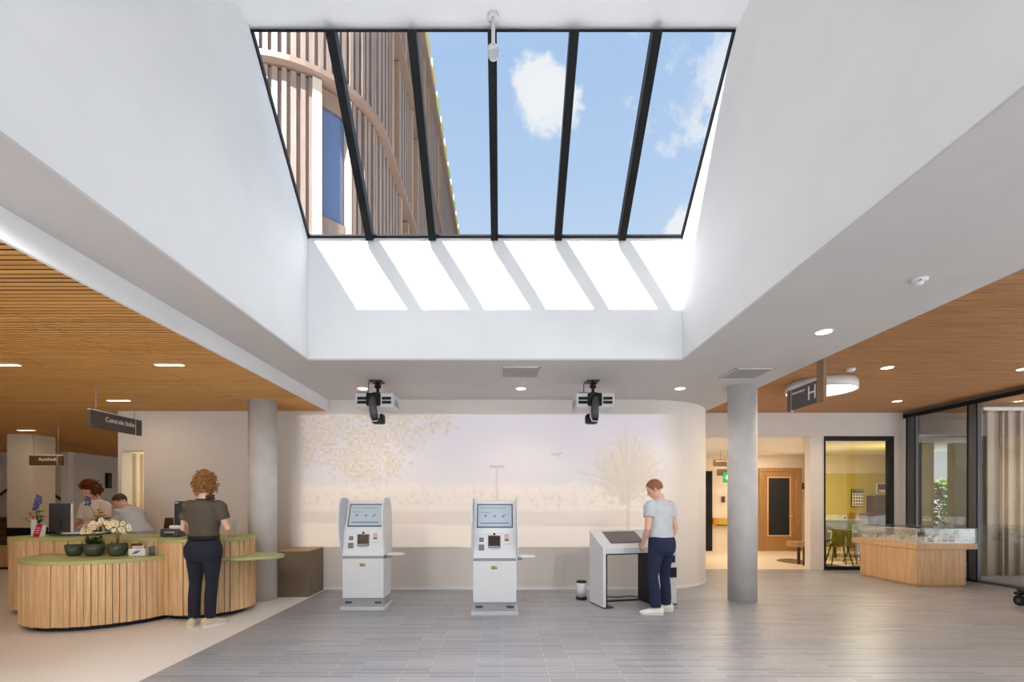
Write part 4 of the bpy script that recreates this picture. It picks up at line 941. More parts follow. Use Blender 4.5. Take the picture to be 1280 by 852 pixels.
# staff chair
t = empty('office_chair', (-5.50, 7.765, 0), R(-22), 'wooden office chair with curved back behind the counter', 'chair')
mb = MB(); rs = []
for k in range(5):
    z = .80+.10*k; w = .20+.01*math.sin(k); rs.append([(-w, .17+.008*k, z), (-w*.5, .215+.008*k, z), (0, .225+.008*k, z), (w*.5, .215+.008*k, z), (w, .17+.008*k, z), (w, .185+.008*k, z), (w*.5, .23+.008*k, z), (0, .24+.008*k, z), (-w*.5, .23+.008*k, z), (-w, .185+.008*k, z)])
mb.rings(rs, True).build('backrest', 'stair', t); B(-.19, .19, -.13, .2, .60, .66).build('seat', 'stair', t, .03, 3); B(-.03, .03, .17, .20, .62, .80).build('back_bracket', 'black', t)
MB().cyl((0, 0, .1), (0, 0, .6), .025).build('pole', 'kgrey', t)
for k in range(5):
    a = 2*PI*k/5; lg = MB().tube([(0, 0, .11), (.2*math.cos(a), .2*math.sin(a), .065)], [.022, .014], 8).build('leg', 'black', t); MB().cyl((.2*math.cos(a)-.012, .2*math.sin(a), .028), (.2*math.cos(a)+.012, .2*math.sin(a), .028), .028, n=14).build('caster', 'black', lg)
# ------------------------------------------------------------------ far hall
t = empty('staircase', (-14.0, 13.7, 0), 0, 'brown staircase at the back of the far hall', 'stairs')
for k in range(6): B(-2.2+.28*k*0, .6, .28*k-.9, .28*k-.62, .0, .17*(k+1)).build('step', 'stair', t)
h = empty('handrail', (0, 0, 0), 0, 'black wall handrail following the far stairs', 'handrail')
pts = [tuple(at(-30, 642, 14.55)), tuple(at(8, 612, 14.55)), tuple(at(60, 612.5, 14.55)), tuple(at(76, 624, 14.55))]
MB().tube(pts, .035, 8).build('rail', 'rail', h)
for p in pts: MB().cyl((p[0], p[1], p[2]), (p[0], 14.7, p[2]-.04), .014, n=8).build('bracket', 'rail', h)
t = empty('wall_panel', (-13.045, 15.96, 2.18), R(90), 'tall dark narrow panel on the far hall wall above the staff', 'wall panel'); B(-.09, .09, -.08, 0, -.25, .25).build('board', 'black', t, .01); B(-.07, .07, -.084, -.08, -.22, .22).build('face', 'kdark', t)
# ------------------------------------------------------------------ model display case
def case():
    x0, x1, y0, y1 = 8.223, 8.56, 8.34, 9.52
    x0 = 7.15; x1 = 8.0; y1 = 9.66
    t = empty('display_case', (0, 0, 0), 0, 'low oak display case with glass cover holding a model', 'display case')
    B(x0, x1, y0, y1, .03, .645).build('body', 'casewood', t, .003); B(x0+.02, x1-.02, y0+.02, y1-.02, 0, .03).build('plinth', 'casewood', t)
    B(x0-.012, x1+.19, y0-.012, y1+.22, .645, .745).build('top', 'casewood', t, .004)
    z0, z1 = .7455, 1.0; mb = MB(); a, b, c, d = x0+.0, x1+.18, y0, y1+.2; e = .006
    mb.box(a, b, c, c+e, z0, z1); mb.box(a, b, d-e, d, z0, z1); mb.box(a, a+e, c+e, d-e, z0, z1); mb.box(b-e, b, c+e, d-e, z0, z1); mb.box(a, b, c, d, z1, z1+e)
    mb.build('glass_cover', 'cglass', t)
    mb = MB(); s = .005
    for (xa, ya) in ((a, c), (b, c), (a, d), (b, d)): mb.box(xa-s, xa+s, ya-s, ya+s, z0, z1)
    for z in (z1,): mb.box(a-s, b+s, c-s, c+s, z-s, z+s); mb.box(a-s, b+s, d-s, d+s, z-s, z+s); mb.box(a-s, a+s, c, d, z-s, z+s); mb.box(b-s, b+s, c, d, z-s, z+s)
    mb.build('glass_edge', 'kpale', t)
    m = empty('scale_model', ((a+b)/2, (c+d)/2, z0+.001), 0, 'white and brown architectural scale model under the glass cover', 'scale model'); hw, hd = (b-a)/2-.04, (d-c)/2-.05
    B(-hw, hw, -hd, hd, 0, .01).build('base_board', 'model_w', m)
    rnd = random.Random(4); mb = MB(); mr = MB()
    for k in range(96):
        x, y = rnd.uniform(-hw+.04, hw-.06), rnd.uniform(-hd+.04, hd-.06); w, dd, h = rnd.uniform(.02, .05), rnd.uniform(.02, .07), rnd.uniform(.02, .09)
        (mr if k % 6 == 0 else mb).box(x, x+w, y, y+dd, .0101, .0101+(h if k % 6 else h+.02))
    mb.build('model_blocks', 'model_w', m); mr.build('model_landmarks', 'model_b', m)
case()
# ------------------------------------------------------------------ corridor and meeting room
def door(x0, x1, y, z1, label):
    t = struct(MB().box(x0, x1, y, y+.06, 0, z1).build('door_1', 'doorwood'), label)
    mb = MB(); mb.box(x0+.0, x0+.09, y-.03, y-.001, 0, z1); mb.box(x1-.22, x1, y-.03, y-.001, 0, z1); mb.box(x0+.0901, x1-.2201, y-.03, y-.001, z1-.10, z1); mb.build('door_frame', 'doorwood', t)
    B(x0+.27, x1-.36, y-.012, y-.002, .48, z1-.36+.06).build('door_glass', 'tglassd', t); 
    mb = MB(); 
    for a, b, c, d in ((x0+.23, x1-.32, z1-.30, z1-.26), (x0+.23, x1-.32, .44, .48), (x0+.23, x0+.27, .44, z1-.26), (x1-.36, x1-.32, .44, z1-.26)): mb.box(a, b, y-.02, y-.001, c+(.0 if b-a > .1 else .041), d-(.0 if b-a > .1 else .041))
    mb.build('glass_bead', 'casewood', t); MB().tube([(x1-.28, y-.05, 1.05), (x1-.40, y-.05, 1.05)], .01, 8).build('door_handle', 'kpale', t)
door(7.72, 8.98, 14.52, 2.49, 'oak door with a tall dark pane at the corridor end')
t = struct(B(6.13, 6.30, 14.50, 14.58, 0, 2.40).build('door_2', 'black')); B(5.2, 6.13, 14.53, 14.55, 0.05, 2.32).build('door_glass', 'glass', t); B(5.2, 6.13, 14.50, 14.58, 2.32, 2.40).build('door_head', 'black', t)
t = empty('corridor_handrail', (0, 0, 0), 0, 'yellow bumper rail along the corridor wall', 'handrail'); B(6.45, 7.2, 14.50, 14.56, .78, .98).build('rail', 'yellow', t, .01); B(6.32, 6.449, 14.44, 14.56, .80, .99).build('end_box', 'orange', t, .01); B(6.45, 7.2, 14.49, 14.58, .76, .785).build('lower_edge', 'stair', t)
t = empty('exit_sign', (6.14, 13.2, 2.28), 0, 'green exit sign hanging in the corridor', 'sign'); B(-.11, .11, -.02, .02, -.28, 0).build('panel', 'exitgreen', t, .004)
mb = MB(); mb.box(-.03, .03, -.024, -.019, -.2, -.08); mb.box(-.07, -.035, -.024, -.019, -.15, -.13); mb.build('pictogram', 'paper', t); MB().cyl((0, 0, 0), (0, 0, .60), .006, n=6).build('hanger', 'kgrey', t)
t = empty('corridor_sign', (6.35, 13.4, 2.62), 0, 'brown direction sign hanging in the corridor behind the column', 'sign'); B(-.5, .45, -.02, .02, -.16, .02).build('upper_panel', 'stair', t, .004); B(-.45, .4, -.022, -.019, -.03, -.005).build('lettering_line', 'casewood', t); B(-.40, -.05, -.02, .02, -.42, -.24).build('lower_panel', 'stair', t, .004); MB().cyl((-.2, 0, -.25), (.2, 0, .26), .008, n=6).build('hanger', 'kgrey', t); MB().cyl((-.3, 0, 0), (-.3, 0, .26), .008, n=6).build('hanger', 'kgrey', t)
t = empty('door_intercom', (9.10, 14.55, 1.95), 0, 'small dark intercom box beside the oak corridor door', 'intercom'); B(-.06, .06, 0, .04, -.09, .09).build('casing', 'kdark', t, .008); B(-.03, .03, -.004, 0, -.02, .05).build('grille', 'kgrey', t)
t = empty('wall_switch', (6.66, 14.56, 1.55), 0, 'small brown switch plate on the corridor wall', 'switch'); B(-.05, .05, 0, .035, -.09, .09).build('plate', 'stair', t, .006); B(-.03, .03, -.008, 0, .0, .06).build('rocker', 'kdark', t, .003)
t = empty('wall_bench', (6.86, 11.2, 0), 0, 'orange-brown wall bench with dark leg in the corridor', 'bench'); B(-.14, .16, -.12, .25, .43, .55).build('seat', 'doorwood', t, .01); B(.10, .15, -.05, .0, 0, .43).build('leg', 'rail', t); B(.10, .15, .17, .22, 0, .43).build('leg', 'rail', t)
# meeting room
def shell_chair(x, y, rz, m, label):
    t = empty('shell_chair', (x, y, 0), rz, label, 'chair', 'chairs in the meeting room'); rs = []
    prof = [(-.20, .45), (-.10, .43), (.05, .43), (.16, .46), (.20, .55), (.23, .70), (.25, .82)]
    for i, (yy, z) in enumerate(prof):
        w = .22+.02*math.sin(i); c = .05 if i > 3 else .02
        rs.append([(-w, yy-c, z+.02), (-w*.5, yy, z), (w*.5, yy, z), (w, yy-c, z+.02), (w, yy-c+.01, z+.035), (w*.5, yy+.012, z+.015), (-w*.5, yy+.012, z+.015), (-w, yy-c+.01, z+.035)])
    MB().rings(rs, True).build('seat_shell', m, t)
    for sx in (-1, 1):
        for sy in (-1, 1): MB().tube([(sx*.13, sy*.10, .44), (sx*.22, sy*.20, 0)], [.018, .012], 8).build('leg', 'stair', t)
shell_chair(7.80, 11.2, R(165), 'olive', 'olive shell chair in the meeting room nearest the window')
shell_chair(8.55, 11.6, R(185), 'olive', 'olive shell chair half hidden behind the display case')
t = empty('bench_sofa', (9.25, 12.95, 0), 0, 'grey high-backed sofa in the meeting room', 'sofa'); B(-.55, .75, -.3, .25, .28, .45).build('seat', 'greyfab', t, .03, 3); B(-.55, .75, .25, .38, .28, 1.0).build('backrest', 'greyfab', t, .03, 3)
for sx in (-.5, .7):
    for sy in (-.25, .3): B(sx-.02, sx+.02, sy-.02, sy+.02, 0, .28).build('leg', 'rail', t)
t = empty('round_table', (7.30, 10.95, 0), 0, 'round brown table at the near edge of the meeting room window', 'table'); MB().lathe([(.001, .60), (.19, .60), (.19, .63), (.001, .63)], (0, 0, 0), 32).build('top', 'stair', t)
MB().lathe([(.12, 0), (.12, .012), (.03, .03), (.03, .60)], (0, 0, 0), 20).build('pedestal', 'rail', t)
t = empty('grey_table', (8.75, 12.25, 0), 0, 'grey oblong table in the meeting room', 'table'); B(-.35, .4, -.25, .25, .70, .73).build('top', 'kpale', t, .006)
for sx in (-.3, .35):
    for sy in (-.2, .2): MB().tube([(sx*.9, sy, .7), (sx, sy, 0)], [.02, .014], 8).build('leg', 'paper' if sx < 0 else 'rail', t)
yb = 14.55
def wallbox(name, px0, py0, px1, py1, y, d): a = at(px0, py1, y); b = at(px1, py0, y); return a.x, b.x, y, y+d, a.z, b.z
t = empty('wall_poster', (0, 0, 0), 0, 'framed poster with a grid of red squares on the mustard wall', 'poster'); q = wallbox('', 1064.5, 611, 1080, 633, yb-.03, .03); B(*q).build('frame', 'stair', t); B(q[0]+.02, q[1]-.02, q[2]-.004, q[2], q[4]+.02, q[5]-.02).build('sheet', 'paper', t)
for i in range(4):
    for j in range(4): w = (q[1]-q[0]-.06)/4; hh = (q[5]-q[4]-.06)/5; B(q[0]+.03+w*i+.02, q[0]+.03+w*(i+1)-.01, q[2]-.006, q[2]-.003, q[4]+.03+hh*j+.02, q[4]+.03+hh*(j+1)-.02).build('grid_square', 'model_b' if j < 3 else 'greyfab', t)
B(q[0]+.03, q[1]-.03, q[2]-.006, q[2]-.003, q[5]-.03-hh, q[5]-.03).build('heading', 'greyfab', t)
t = empty('framed_print', (0, 0, 0), 0, 'landscape print in a pale frame above the brown cupboard', 'picture'); q = wallbox('', 1096, 604, 1114, 617, yb-.03, .03); B(*q).build('frame', 'paper', t); B(q[0]+.03, q[1], q[2]-.004, q[2], q[4]+.03, q[5]-.02).build('picture', 'model_b', t); B(q[0]+.06, q[1], q[2]-.006, q[2]-.003, q[4]+.05, q[4]+.13).build('pale_stripe', 'model_w', t)
t = empty('tall_cupboard', (0, 0, 0), 0, 'brown wooden cupboard at the back of the meeting room', 'cupboard'); q = wallbox('', 1096, 619, 1116, 641, 14.1, .4); B(q[0], q[1], 14.1, 14.5, 0, q[5]).build('body', 'stair', t); B(q[0]+.02, (q[0]+q[1])/2-.005, 14.085, 14.1, .1, q[5]-.03).build('door', 'stair', t); B((q[0]+q[1])/2+.005, q[1]-.02, 14.085, 14.1, .1, q[5]-.03).build('door', 'stair', t)
t = empty('low_cupboard', (0, 0, 0), 0, 'lower slatted cupboard beside the tall brown cupboard', 'cupboard'); q = wallbox('', 1076, 641, 1095, 690, 14.05, .4); B(q[0], q[1]-.01, 14.1, 14.5, 0, q[5]).build('body', 'doorwood', t)
mb = MB()
for k in range(8): x = q[0]+(q[1]-.03-q[0])*k/8; mb.box(x+.01, x+.05, 14.08, 14.1, .05, q[5]-.02)
mb.build('slat_front', 'stair', t)
t = empty('wall_hook', tuple(at(1056.5, 647, yb-.02)), 0, 'small dark round knob on the mustard wall', 'knob'); MB().cyl((0, 0.045, 0), (0, -.0, 0), .035, n=16).build('disc', 'black', t); MB().ball((0, -.01, 0), .02).build('peg', 'black', t)
# caster of a trolley at the picture edge
t = empty('equipment_trolley', (7.285, 6.8, 0), 0, 'black trolley caster at the facade door edge', 'trolley')
for a, b in ((0, 0), (.5, .0), (.5, -.6), (.04, -.6)):
    w = MB().cyl((a-.02, b, .075), (a+.02, b, .075), .075, n=28).build('caster', 'black', t); MB().cyl((a-.024, b, .075), (a+.024, b, .075), .03, n=16).build('hub', 'kdark', w); B(a-.03, a+.03, b-.03, b+.06, .15, .19).build('fork', 'black', w, .006)
MB().prism([(-.02, -.66), (.56, -.66), (.56, .05), (.0, .05), (-.025, .0)], .19, .23).build('deck', 'black', t, .01)
# ------------------------------------------------------------------ people
def rotx(a): return Matrix.Rotation(a, 4, 'X')
def rotz(a): return Matrix.Rotation(a, 4, 'Z')
def oval(cx, cy, z, rx, ry, n=24, p=2.3):
    out = []
    for k in range(n):
        a = 2*PI*k/n; c, s = math.cos(a), math.sin(a)
        out.append(Vector((cx+rx*math.copysign(abs(c)**(2/p), c), cy+ry*math.copysign(abs(s)**(2/p), s), z)))
    return out
def hand(mb, wrist, d, palm_n, side, curl=.5, sc_=1.0, spread=.08):
    """a hand with a palm, four bent fingers and a thumb; d along the fingers, palm_n out of the palm, side = +1/-1 towards the thumb"""
    d = Vector(d).normalized(); nrm = Vector(palm_n); nrm = (nrm-d*nrm.dot(d)).normalized(); s = d.cross(nrm)*side; w = Vector(wrist); k = sc_
    mb.tube([w-d*.01*k, w+d*.03*k, w+d*.07*k, w+d*.095*k], [(.018*k, .026*k), (.017*k, .036*k), (.016*k, .041*k), (.012*k, .038*k)], 14, ref=nrm)
    for i, (o, L) in enumerate(((.030, .072), (.010, .082), (-.010, .077), (-.029, .060))):
        p = w+d*.088*k+s*o*k; q = [p]; a = .15; dd = d+s*spread*(o/.03)
        for seg in (.45, .32, .23):
            a += curl*.7; v = (dd.normalized()*math.cos(a)+nrm*math.sin(a)); p = p+v*L*seg*k*1.05; q.append(p)
        mb.tube(q, [.0098*k, .0092*k, .0085*k, .0068*k], 8)
    p = w+d*.025*k+s*.028*k; q = [p]
    for v, L in ((d*.6+s*.75+nrm*.25, .04), (d*.85+s*.35+nrm*.4, .032), (d*.9+nrm*.5, .026)):
        p = p+v.normalized()*L*k; q.append(p)
    mb.tube(q, [.013*k, .0115*k, .010*k, .008*k], 8)
def person(label, loc, rz, S=1.0, lean=0, head_yaw=0, head_pitch=0, arms=None, legs=None, sex='m', top='tee_grey', bottom='denim', shoe='shoe_w', hair='short', hairm='hair_s', sleeve=.55, tuck=False, zoff=0, belt=False, build_=1.0, hem=.99):
    t = empty('person', loc, rz, label, 'person')
    hipw = 1.03 if sex == 'f' else 1.0; wf = .87 if sex == 'f' else 1.0; shw = .93 if sex == 'f' else 1.0
    piv = Vector((0, 0, .96))
    Up = Matrix.Translation(piv)@rotx(-R(lean))@Matrix.Translation(-piv)
    G = Matrix.Translation((0, 0, zoff))@Matrix.Scale(S, 4)
    def U(p): return G@(Up@Vector(p))
    def D(p): return G@Vector(p)
    tor = [(.80, 0, .13*hipw, .10), (.87, -.005, .168*hipw, .118), (.95, -.008, .168*hipw, .118), (1.04, 0, .146*wf, .100), (1.13, .005, .140*wf, .098), (1.23, .008, .153*shw, .110), (1.33, .004, .172*shw, .118), (1.40, -.004, .178*shw, .108), (1.445, -.01, .135*shw, .085), (1.475, -.012, .075, .066), (1.51, -.008, .058, .06), (1.57, .004, .054, .058)]
    bm_ = MB()
    bm_.rings([[U(p) if z > .96 else D(p) for p in oval(0, y, z, rx*build_, ry*build_)] for z, y, rx, ry in tor], True)
    # head
    H = Matrix.Translation((0, 0, 1.55))@rotz(R(head_yaw))@rotx(-R(head_pitch))@Matrix.Translation((0, 0, -1.55))
    def Hd(p): return U(H@Vector(p))
    hs = [(1.535, .052, .022, .024), (1.55, .045, .042, .048), (1.575, .030, .055, .068), (1.61, .014, .066, .086), (1.65, .004, .074, .095), (1.69, .0, .077, .098), (1.725, -.004, .072, .092), (1.752, -.008, .054, .072), (1.768, -.010, .028, .04)]
    bm_.rings([[Hd(p) for p in oval(0, y, z, rx, ry, 24, 2.1)] for z, y, rx, ry in hs], True)
    bm_.tube([Hd((0, .088, 1.672)), Hd((0, .107, 1.645)), Hd((0, .118, 1.622)), Hd((0, .094, 1.612))], [.009*S, .011*S, .015*S, .012*S], 8)
    for s in (-1, 1):
        bm_.rings([[Hd((s*(.073+.012*math.sin(a2)), -.008+.022*math.cos(a)*math.cos(a2-.0), 1.642+.034*math.sin(a))) for a in [2*PI*k/12 for k in range(12)]] for a2 in (0, .5, 1.0, 1.3)], True)
        bm_.tube([Hd((s*.012, .092, 1.687)), Hd((s*.032, .090, 1.692)), Hd((s*.052, .078, 1.686))], [.008*S]*3, 8)   # brow
    bm_.tube([Hd((-.026, .092, 1.585)), Hd((0, .098, 1.586)), Hd((.026, .092, 1.585))], [.007*S, .010*S, .007*S], 8)
    # arms
    arms = arms or {}
    sl = MB(); k = 0
    for s in (-1, 1):
        A = arms.get(s, {}); sh = Vector((s*.185*shw, -.005, 1.405)); el = Vector(A.get('el', (s*.235, -.03, 1.12))); wr = Vector(A.get('wr', (s*.24, .05, .88)))
        d = Vector(A.get('d', (wr-el))); pn = Vector(A.get('n', (-s, 0, 0))); f = U if A.get('up', True) else D
        P = [U(sh+Vector((-s*.05, 0, .01))), U(sh), U(sh.lerp(el, .35)), U(sh.lerp(el, .75)), U(el), U(el.lerp(wr, .3)), U(el.lerp(wr, .75)), U(wr)]
        a = .92 if sex == 'f' else 1.0
        bm_.tube(P, [.05*S*a, .054*S*a, .050*S*a, .043*S*a, .039*S*a, .041*S*a, .031*S*a, .026*S*a], 14)
        w3 = U(wr); dd = (U(wr+d)-w3); nn = (U(wr+pn)-w3)
        hand(bm_, w3, dd, nn, A.get('thumb', 1), A.get('curl', .45), S*.98*a)
        q = sh.lerp(el, sleeve)
        long_ = A.get('long')
        if long_:
            e2 = el.lerp(wr, long_); sl.tube([U(sh+Vector((-s*.07, 0, .015))), U(sh+Vector((0, 0, .005))), U(sh.lerp(el, .4)), U(sh.lerp(el, .8)), U(el), U(el.lerp(wr, long_*.5)), U(e2)], [.062*S, .070*S, .066*S, .058*S, .054*S, .052*S, .048*S], 16)
        else:
            sl.tube([U(sh+Vector((-s*.08, 0, .008))), U(sh+Vector((-s*.02, 0, .006))), U(sh+Vector((s*.012, 0, -.005))), U(sh.lerp(q, .5)), U(q)], [.068*S, .075*S, .077*S, .074*S, .071*S], 16); sl.ball(U(sh+Vector((-s*.002, 0, .0))), .075*S, 16, 12)
    # legs
    legs = legs or {}; tr = MB()
    for s in (-1, 1):
        Lg = legs.get(s, {}); hip = Vector((s*.088*hipw, 0, .88)); kn = Vector(Lg.get('kn', (s*.095, .015, .49))); an = Vector(Lg.get('an', (s*.10, -.02, .085))); fy = R(Lg.get('yaw', -s*8))
        bm_.tube([D(hip+Vector((0, 0, .03))), D(hip.lerp(kn, .3)), D(hip.lerp(kn, .7)), D(kn), D(kn.lerp(an, .3)+Vector((0, -.012, 0))), D(kn.lerp(an, .75)), D(an)], [.085*S, .078*S, .062*S, .054*S, .054*S, .040*S, .035*S], 14)
        fd = Vector((-math.sin(fy), math.cos(fy), 0))
        bm_.tube([D(an+fd*-.035+Vector((0, 0, -.035))), D(an+fd*.05+Vector((0, 0, -.035))), D(an+fd*.16+Vector((0, 0, -.052)))], [(.024*S, .026*S), (.022*S, .028*S), (.010*S, .028*S)], 12, ref=(0, 0, 1))
        cw = Lg.get('cuff', .058)
        tr.tube([D(hip+Vector((-s*.01, 0, .06))), D(hip.lerp(kn, .12)), D(hip.lerp(kn, .35)), D(hip.lerp(kn, .72)), D(kn), D(kn.lerp(an, .35)+Vector((0, -.012, 0))), D(kn.lerp(an, .75)+Vector((0, -.004, 0))), D(an+Vector((0, 0, .012)))], [.100*S*hipw, .104*S*hipw, .098*S, .077*S, .067*S, .067*S, (cw+.006)*S, cw*S], 18)
        # shoe: upper and sole
        u = Vector((fd.y, -fd.x, 0)); g = an.copy(); g.z = 0
        prof = [(-.10, .006, .040, .095), (-.075, .006, .046, .112), (-.02, .006, .047, .118), (.03, .006, .048, .104), (.08, .006, .053, .082), (.13, .006, .054, .068), (.175, .006, .050, .058), (.21, .008, .032, .046)]
        rs = []
        for a, z0, w, z1 in prof:
            c = g+fd*a; rs.append([D(c+u*w*x+Vector((0, 0, z0+(z1-z0)*z))) for x, z in ((-1, 0), (-1, .45), (-.72, .85), (-.3, 1), (.3, 1), (.72, .85), (1, .45), (1, 0))])
        sb = MB().rings(rs, True).build('shoe', shoe, t, sub=1)
        sp = []
        for a, w in ((-.092, .030), (-.06, .045), (.03, .047), (.10, .052), (.16, .048), (.195, .03)): sp.append((a, w))
        pl = [(g+fd*a+u*w) for a, w in sp]+[(g+fd*a-u*w) for a, w in reversed(sp)]
        MB().rings([[D(p+Vector((0, 0, .0005))) for p in pl], [D(p+Vector((0, 0, .024))) for p in pl]], False).build('sole', 'sole', sb, .005)
        if shoe == 'shoe_w':
            mb = MB()
            for q in range(4): c = g+fd*(.045+.022*q); mb.tube([D(c-u*.026+Vector((0, 0, .090-.009*q))), D(c+Vector((0, 0, .098-.010*q))), D(c+u*.026+Vector((0, 0, .090-.009*q)))], .004*S, 6)
            mb.build('laces', 'paper', sb)
        else:
            mb = MB()
            for sx in (-1, 1): mb.tube([D(g+fd*-.02+u*sx*.041+Vector((0, 0, .06))), D(g+fd*.04+u*sx*.046+Vector((0, 0, .04))), D(g+fd*.10+u*sx*.049+Vector((0, 0, .035)))], .007*S, 6)
            mb.build('side_stripe', 'kpale', sb)
    body = bm_.build('body', 'skin', t, remesh=.0075*S)
    # clothing
    seat = [(.765, -.01, .155*hipw, .105), (.82, -.012, .182*hipw, .132), (.88, -.012, .186*hipw, .142), (.94, -.012, .182*hipw, .138), (1.0, -.005, .172*hipw*(.97)*(wf+.05), .125), (1.035, 0, .166*wf, .12)]
    tr.rings([[D(p) for p in oval(0, y, z, rx*build_, ry*build_)] for z, y, rx, ry in seat], True)
    tro = tr.build('trousers', bottom, t, remesh=.010*S)
    mb = MB()
    for s in (-1, 1): mb.tube([D((s*.045, -.142, .94)), D((s*.10, -.136, .945)), D((s*.15, -.112, .94))], .0035*S, 6)
    mb.build('pocket_seam', bottom, tro)
    if belt: MB().rings([[D(p) for p in oval(0, 0, z, .176*wf*build_, .131*build_)] for z in (1.005, 1.064)], True).build('belt', 'black', tro)
    sh_ = [(hem, -.004, .175*build_*(hipw if hem < 1 else wf), .132*build_), (1.06, 0, .170*wf*build_, .124*build_), (1.13, .003, .166*wf*build_, .120*build_), (1.23, .008, .174*shw*build_, .130*build_), (1.33, .002, .188*shw*build_, .134*build_), (1.40, -.006, .194*shw*build_, .124*build_), (1.45, -.012, .150*shw*build_, .098*build_), (1.475, -.013, .098, .082), (1.49, -.013, .078, .074)]
    sl.rings([[U(p) for p in oval(0, y, z, rx, ry)] for z, y, rx, ry in sh_], True)
    shirt = sl.build('shirt', top, t, remesh=.010*S)
    MB().tube([U(p) for p in oval(0, -.013, 1.487, .076, .073, 20)]+[U(oval(0, -.013, 1.487, .076, .073, 20)[0])], .008*S, 8).build('collar', top if not belt else 'black', shirt)
    # eyes, lips
    for s in (-1, 1): MB().ball(Hd((s*.031, .083, 1.668)), .0105*S, 12, 8).build('eye', 'eye', t)
    MB().tube([Hd((-.022, .0985, 1.585)), Hd((0, .1065, 1.586)), Hd((.022, .0985, 1.585))], [.003*S, .005*S, .003*S], 8).build('lips', 'lip', t)
    rnd = random.Random(len(label))
    hm = MB()
    def scalp(a, e, r=1.0):   # azimuth (0 = back), elevation
        x, y, z = math.sin(a)*math.cos(e), -math.cos(a)*math.cos(e), math.sin(e)
        return Vector((.083*x*r, -.004+.105*y*r, 1.672+.104*z*r))
    if hair == 'short':
        rows = []
        for i in range(11):
            e = R(-34+12*i)
            rows.append([scalp(2*PI*j/36, e if not (100 < 360*j/36 < 260) else max(e, R(26 if abs(360*j/36-180) < 55 else 4)), 1.045) for j in range(36)])
        hm.rings([[Hd(p) for p in r_] for r_ in rows], True)
    elif hair == 'curly':
        for i in range(520):
            a = rnd.uniform(-PI, PI); e = rnd.uniform(R(-52), R(90))
            if abs(a) > R(115) and e < R(38): continue
            rr = 1.10+rnd.uniform(0, .42); p = scalp(a, e, rr); p.x *= 1.06
            u = Vector((rnd.gauss(0, 1), rnd.gauss(0, 1), rnd.gauss(0, 1))).normalized(); v = u.orthogonal().normalized(); w = rnd.uniform(.010, .019)
            hm.tube([Hd(p+(u*math.cos(q)+v*math.sin(q))*w+u.cross(v)*.006*q) for q in [.8*k for k in range(8)]], .0052*S, 5)
        rows = [[Hd(scalp(2*PI*j/24, R(-45+15*i) if not (110 < 15*j < 250) else max(R(-45+15*i), R(30)), 1.14)) for j in range(24)] for i in range(10)]
        hm.rings(rows, True)
    elif hair == 'updo':
        rows = [[Hd(scalp(2*PI*j/24, R(-30+12*i) if not (110 < 15*j < 250) else max(R(-30+12*i), R(30)), 1.13)) for j in range(24)] for i in range(11)]
        hm.rings(rows, True)
        for i in range(190):
            a = rnd.uniform(-PI, PI); e = rnd.uniform(R(30), R(90)); p = scalp(a, e, 1.1); q = scalp(a+.4, min(e+.2, PI/2), rnd.uniform(1.3, 1.75)); q2 = scalp(a+.9, e, rnd.uniform(1.2, 1.5))
            hm.tube([Hd(p), Hd(q), Hd(q2)], [.006*S, .008*S, .003*S], 5)
    elif hair == 'bald':
        rows = []
        for i in range(9):
            e = R(-36+9.5*i)
            rows.append([scalp(2*PI*j/36, e if not (95 < 10*j < 265) else max(e, R(2))*.2+R(22), 1.045) for j in range(36)])
        hm.rings([[Hd(p) for p in r_] for r_ in rows], True)
    ho = hm.build('hair', hairm, t)
    return t, U, Hd, D
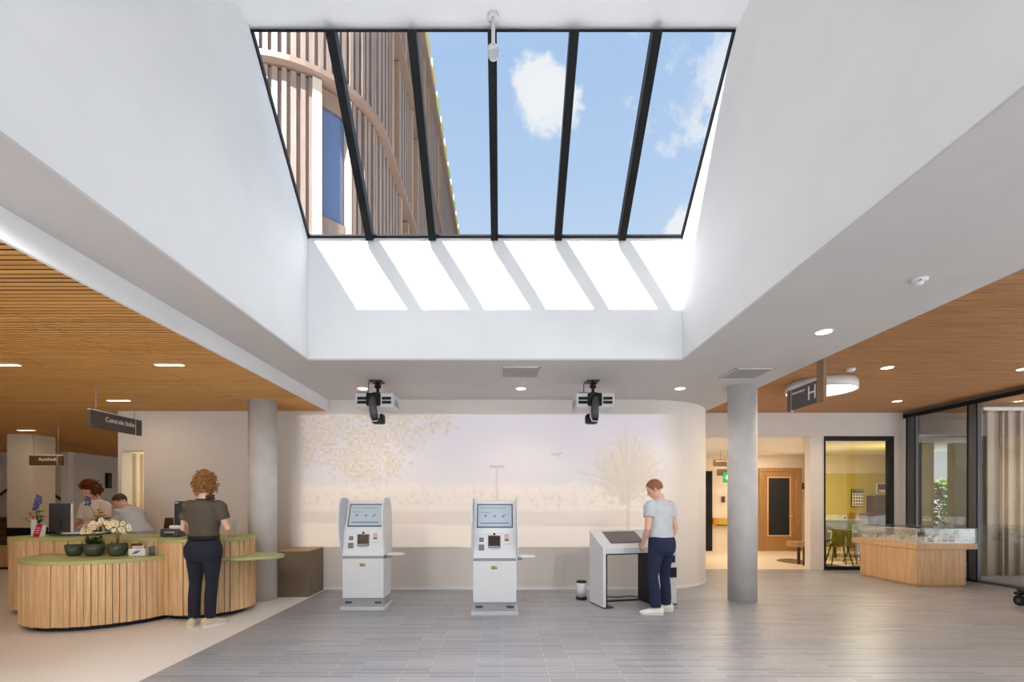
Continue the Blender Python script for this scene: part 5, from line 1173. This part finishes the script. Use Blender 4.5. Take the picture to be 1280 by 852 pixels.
# standing person at the counter, back to the hall
t, U, Hd, D = person('person with ginger curls in a dark tee and navy trousers standing at the counter', (-3.52, 5.70, 0), R(4), 1.0, lean=1, head_yaw=8, head_pitch=12, sex='f', top='tee_dark', bottom='navy', shoe='shoe_b', hair='curly', hairm='hair_g', sleeve=.60, belt=True, hem=1.055, build_=1.08,
    arms={-1: dict(el=(-.255, .02, 1.15), wr=(-.19, .25, 1.062), d=(.25, 1, -.12), n=(0, 0, -1), thumb=-1, curl=.08), 1: dict(el=(.255, .02, 1.15), wr=(.20, .25, 1.062), d=(-.25, 1, -.12), n=(0, 0, -1), thumb=1, curl=.08)},
    legs={-1: dict(kn=(-.10, .01, .49), an=(-.105, -.02, .085), yaw=4), 1: dict(kn=(.085, .01, .49), an=(.08, -.025, .085), yaw=-32)})
mb = MB()
for k in range(26):
    rnd = random.Random(k); p = Vector((.085+rnd.uniform(-.03, .05), -.075+rnd.uniform(-.02, .02), 1.515+rnd.uniform(-.018, .02))); mb.ball(U(p), .016, 8, 6)
mb.build('hair_tail', 'hair_b', t)
# standing person at the check-in desk
person('person in pale grey tee and dark jeans standing at the check-in desk', (2.085, 6.34, 0), R(30), 1.0, lean=4, head_yaw=36, head_pitch=26, sex='m', top='tee_grey', bottom='denim', shoe='shoe_w', hair='short', hairm='hair_s', sleeve=.50, hem=.985, build_=1.04,
    arms={-1: dict(el=(-.250, -.01, 1.12), wr=(-.20, .13, .93), d=(.10, .45, -.9), n=(.9, .2, 0), thumb=-1, curl=.55), 1: dict(el=(.245, -.03, 1.12), wr=(.235, .08, .92), d=(0, .3, -1), n=(-1, 0, 0), thumb=1, curl=.5)},
    legs={-1: dict(kn=(-.135, .02, .49), an=(-.135, -.03, .085), yaw=52, cuff=.068), 1: dict(kn=(.125, .06, .49), an=(.14, .05, .085), yaw=52, cuff=.068)})
# staff behind the counter
person('person with auburn pinned-up hair in a pale shirt behind the flowers', (-6.50, 7.76, 0), R(172), 1.0, lean=5, head_yaw=-14, head_pitch=24, sex='f', top='shirt_pink', bottom='navy', shoe='shoe_b', hair='curly', hairm='hair_r', sleeve=.75, hem=.98,
    arms={-1: dict(el=(-.25, .05, 1.14), wr=(-.14, .27, 1.14), d=(.5, 1, -.1), n=(0, 0, -1), thumb=-1), 1: dict(el=(.25, .05, 1.14), wr=(.14, .27, 1.14), d=(-.5, 1, -.1), n=(0, 0, -1), thumb=1)})
person('balding person in a pale blue shirt bending forward behind the counter', (-5.45, 7.325, 0), R(76), .99, lean=38, head_yaw=4, head_pitch=14, sex='m', top='shirt_pale', bottom='kgrey', shoe='shoe_w', hair='bald', hairm='hair_b', sleeve=.6, hem=.96, build_=1.0,
    arms={-1: dict(el=(-.24, .22, 1.26), wr=(-.12, .36, 1.40), d=(.25, .4, .9), n=(.3, 1, 0), thumb=-1, long=.12), 1: dict(el=(.24, .22, 1.24), wr=(.12, .38, 1.34), d=(-.25, .5, .8), n=(-.3, 1, 0), thumb=1, long=.12)})
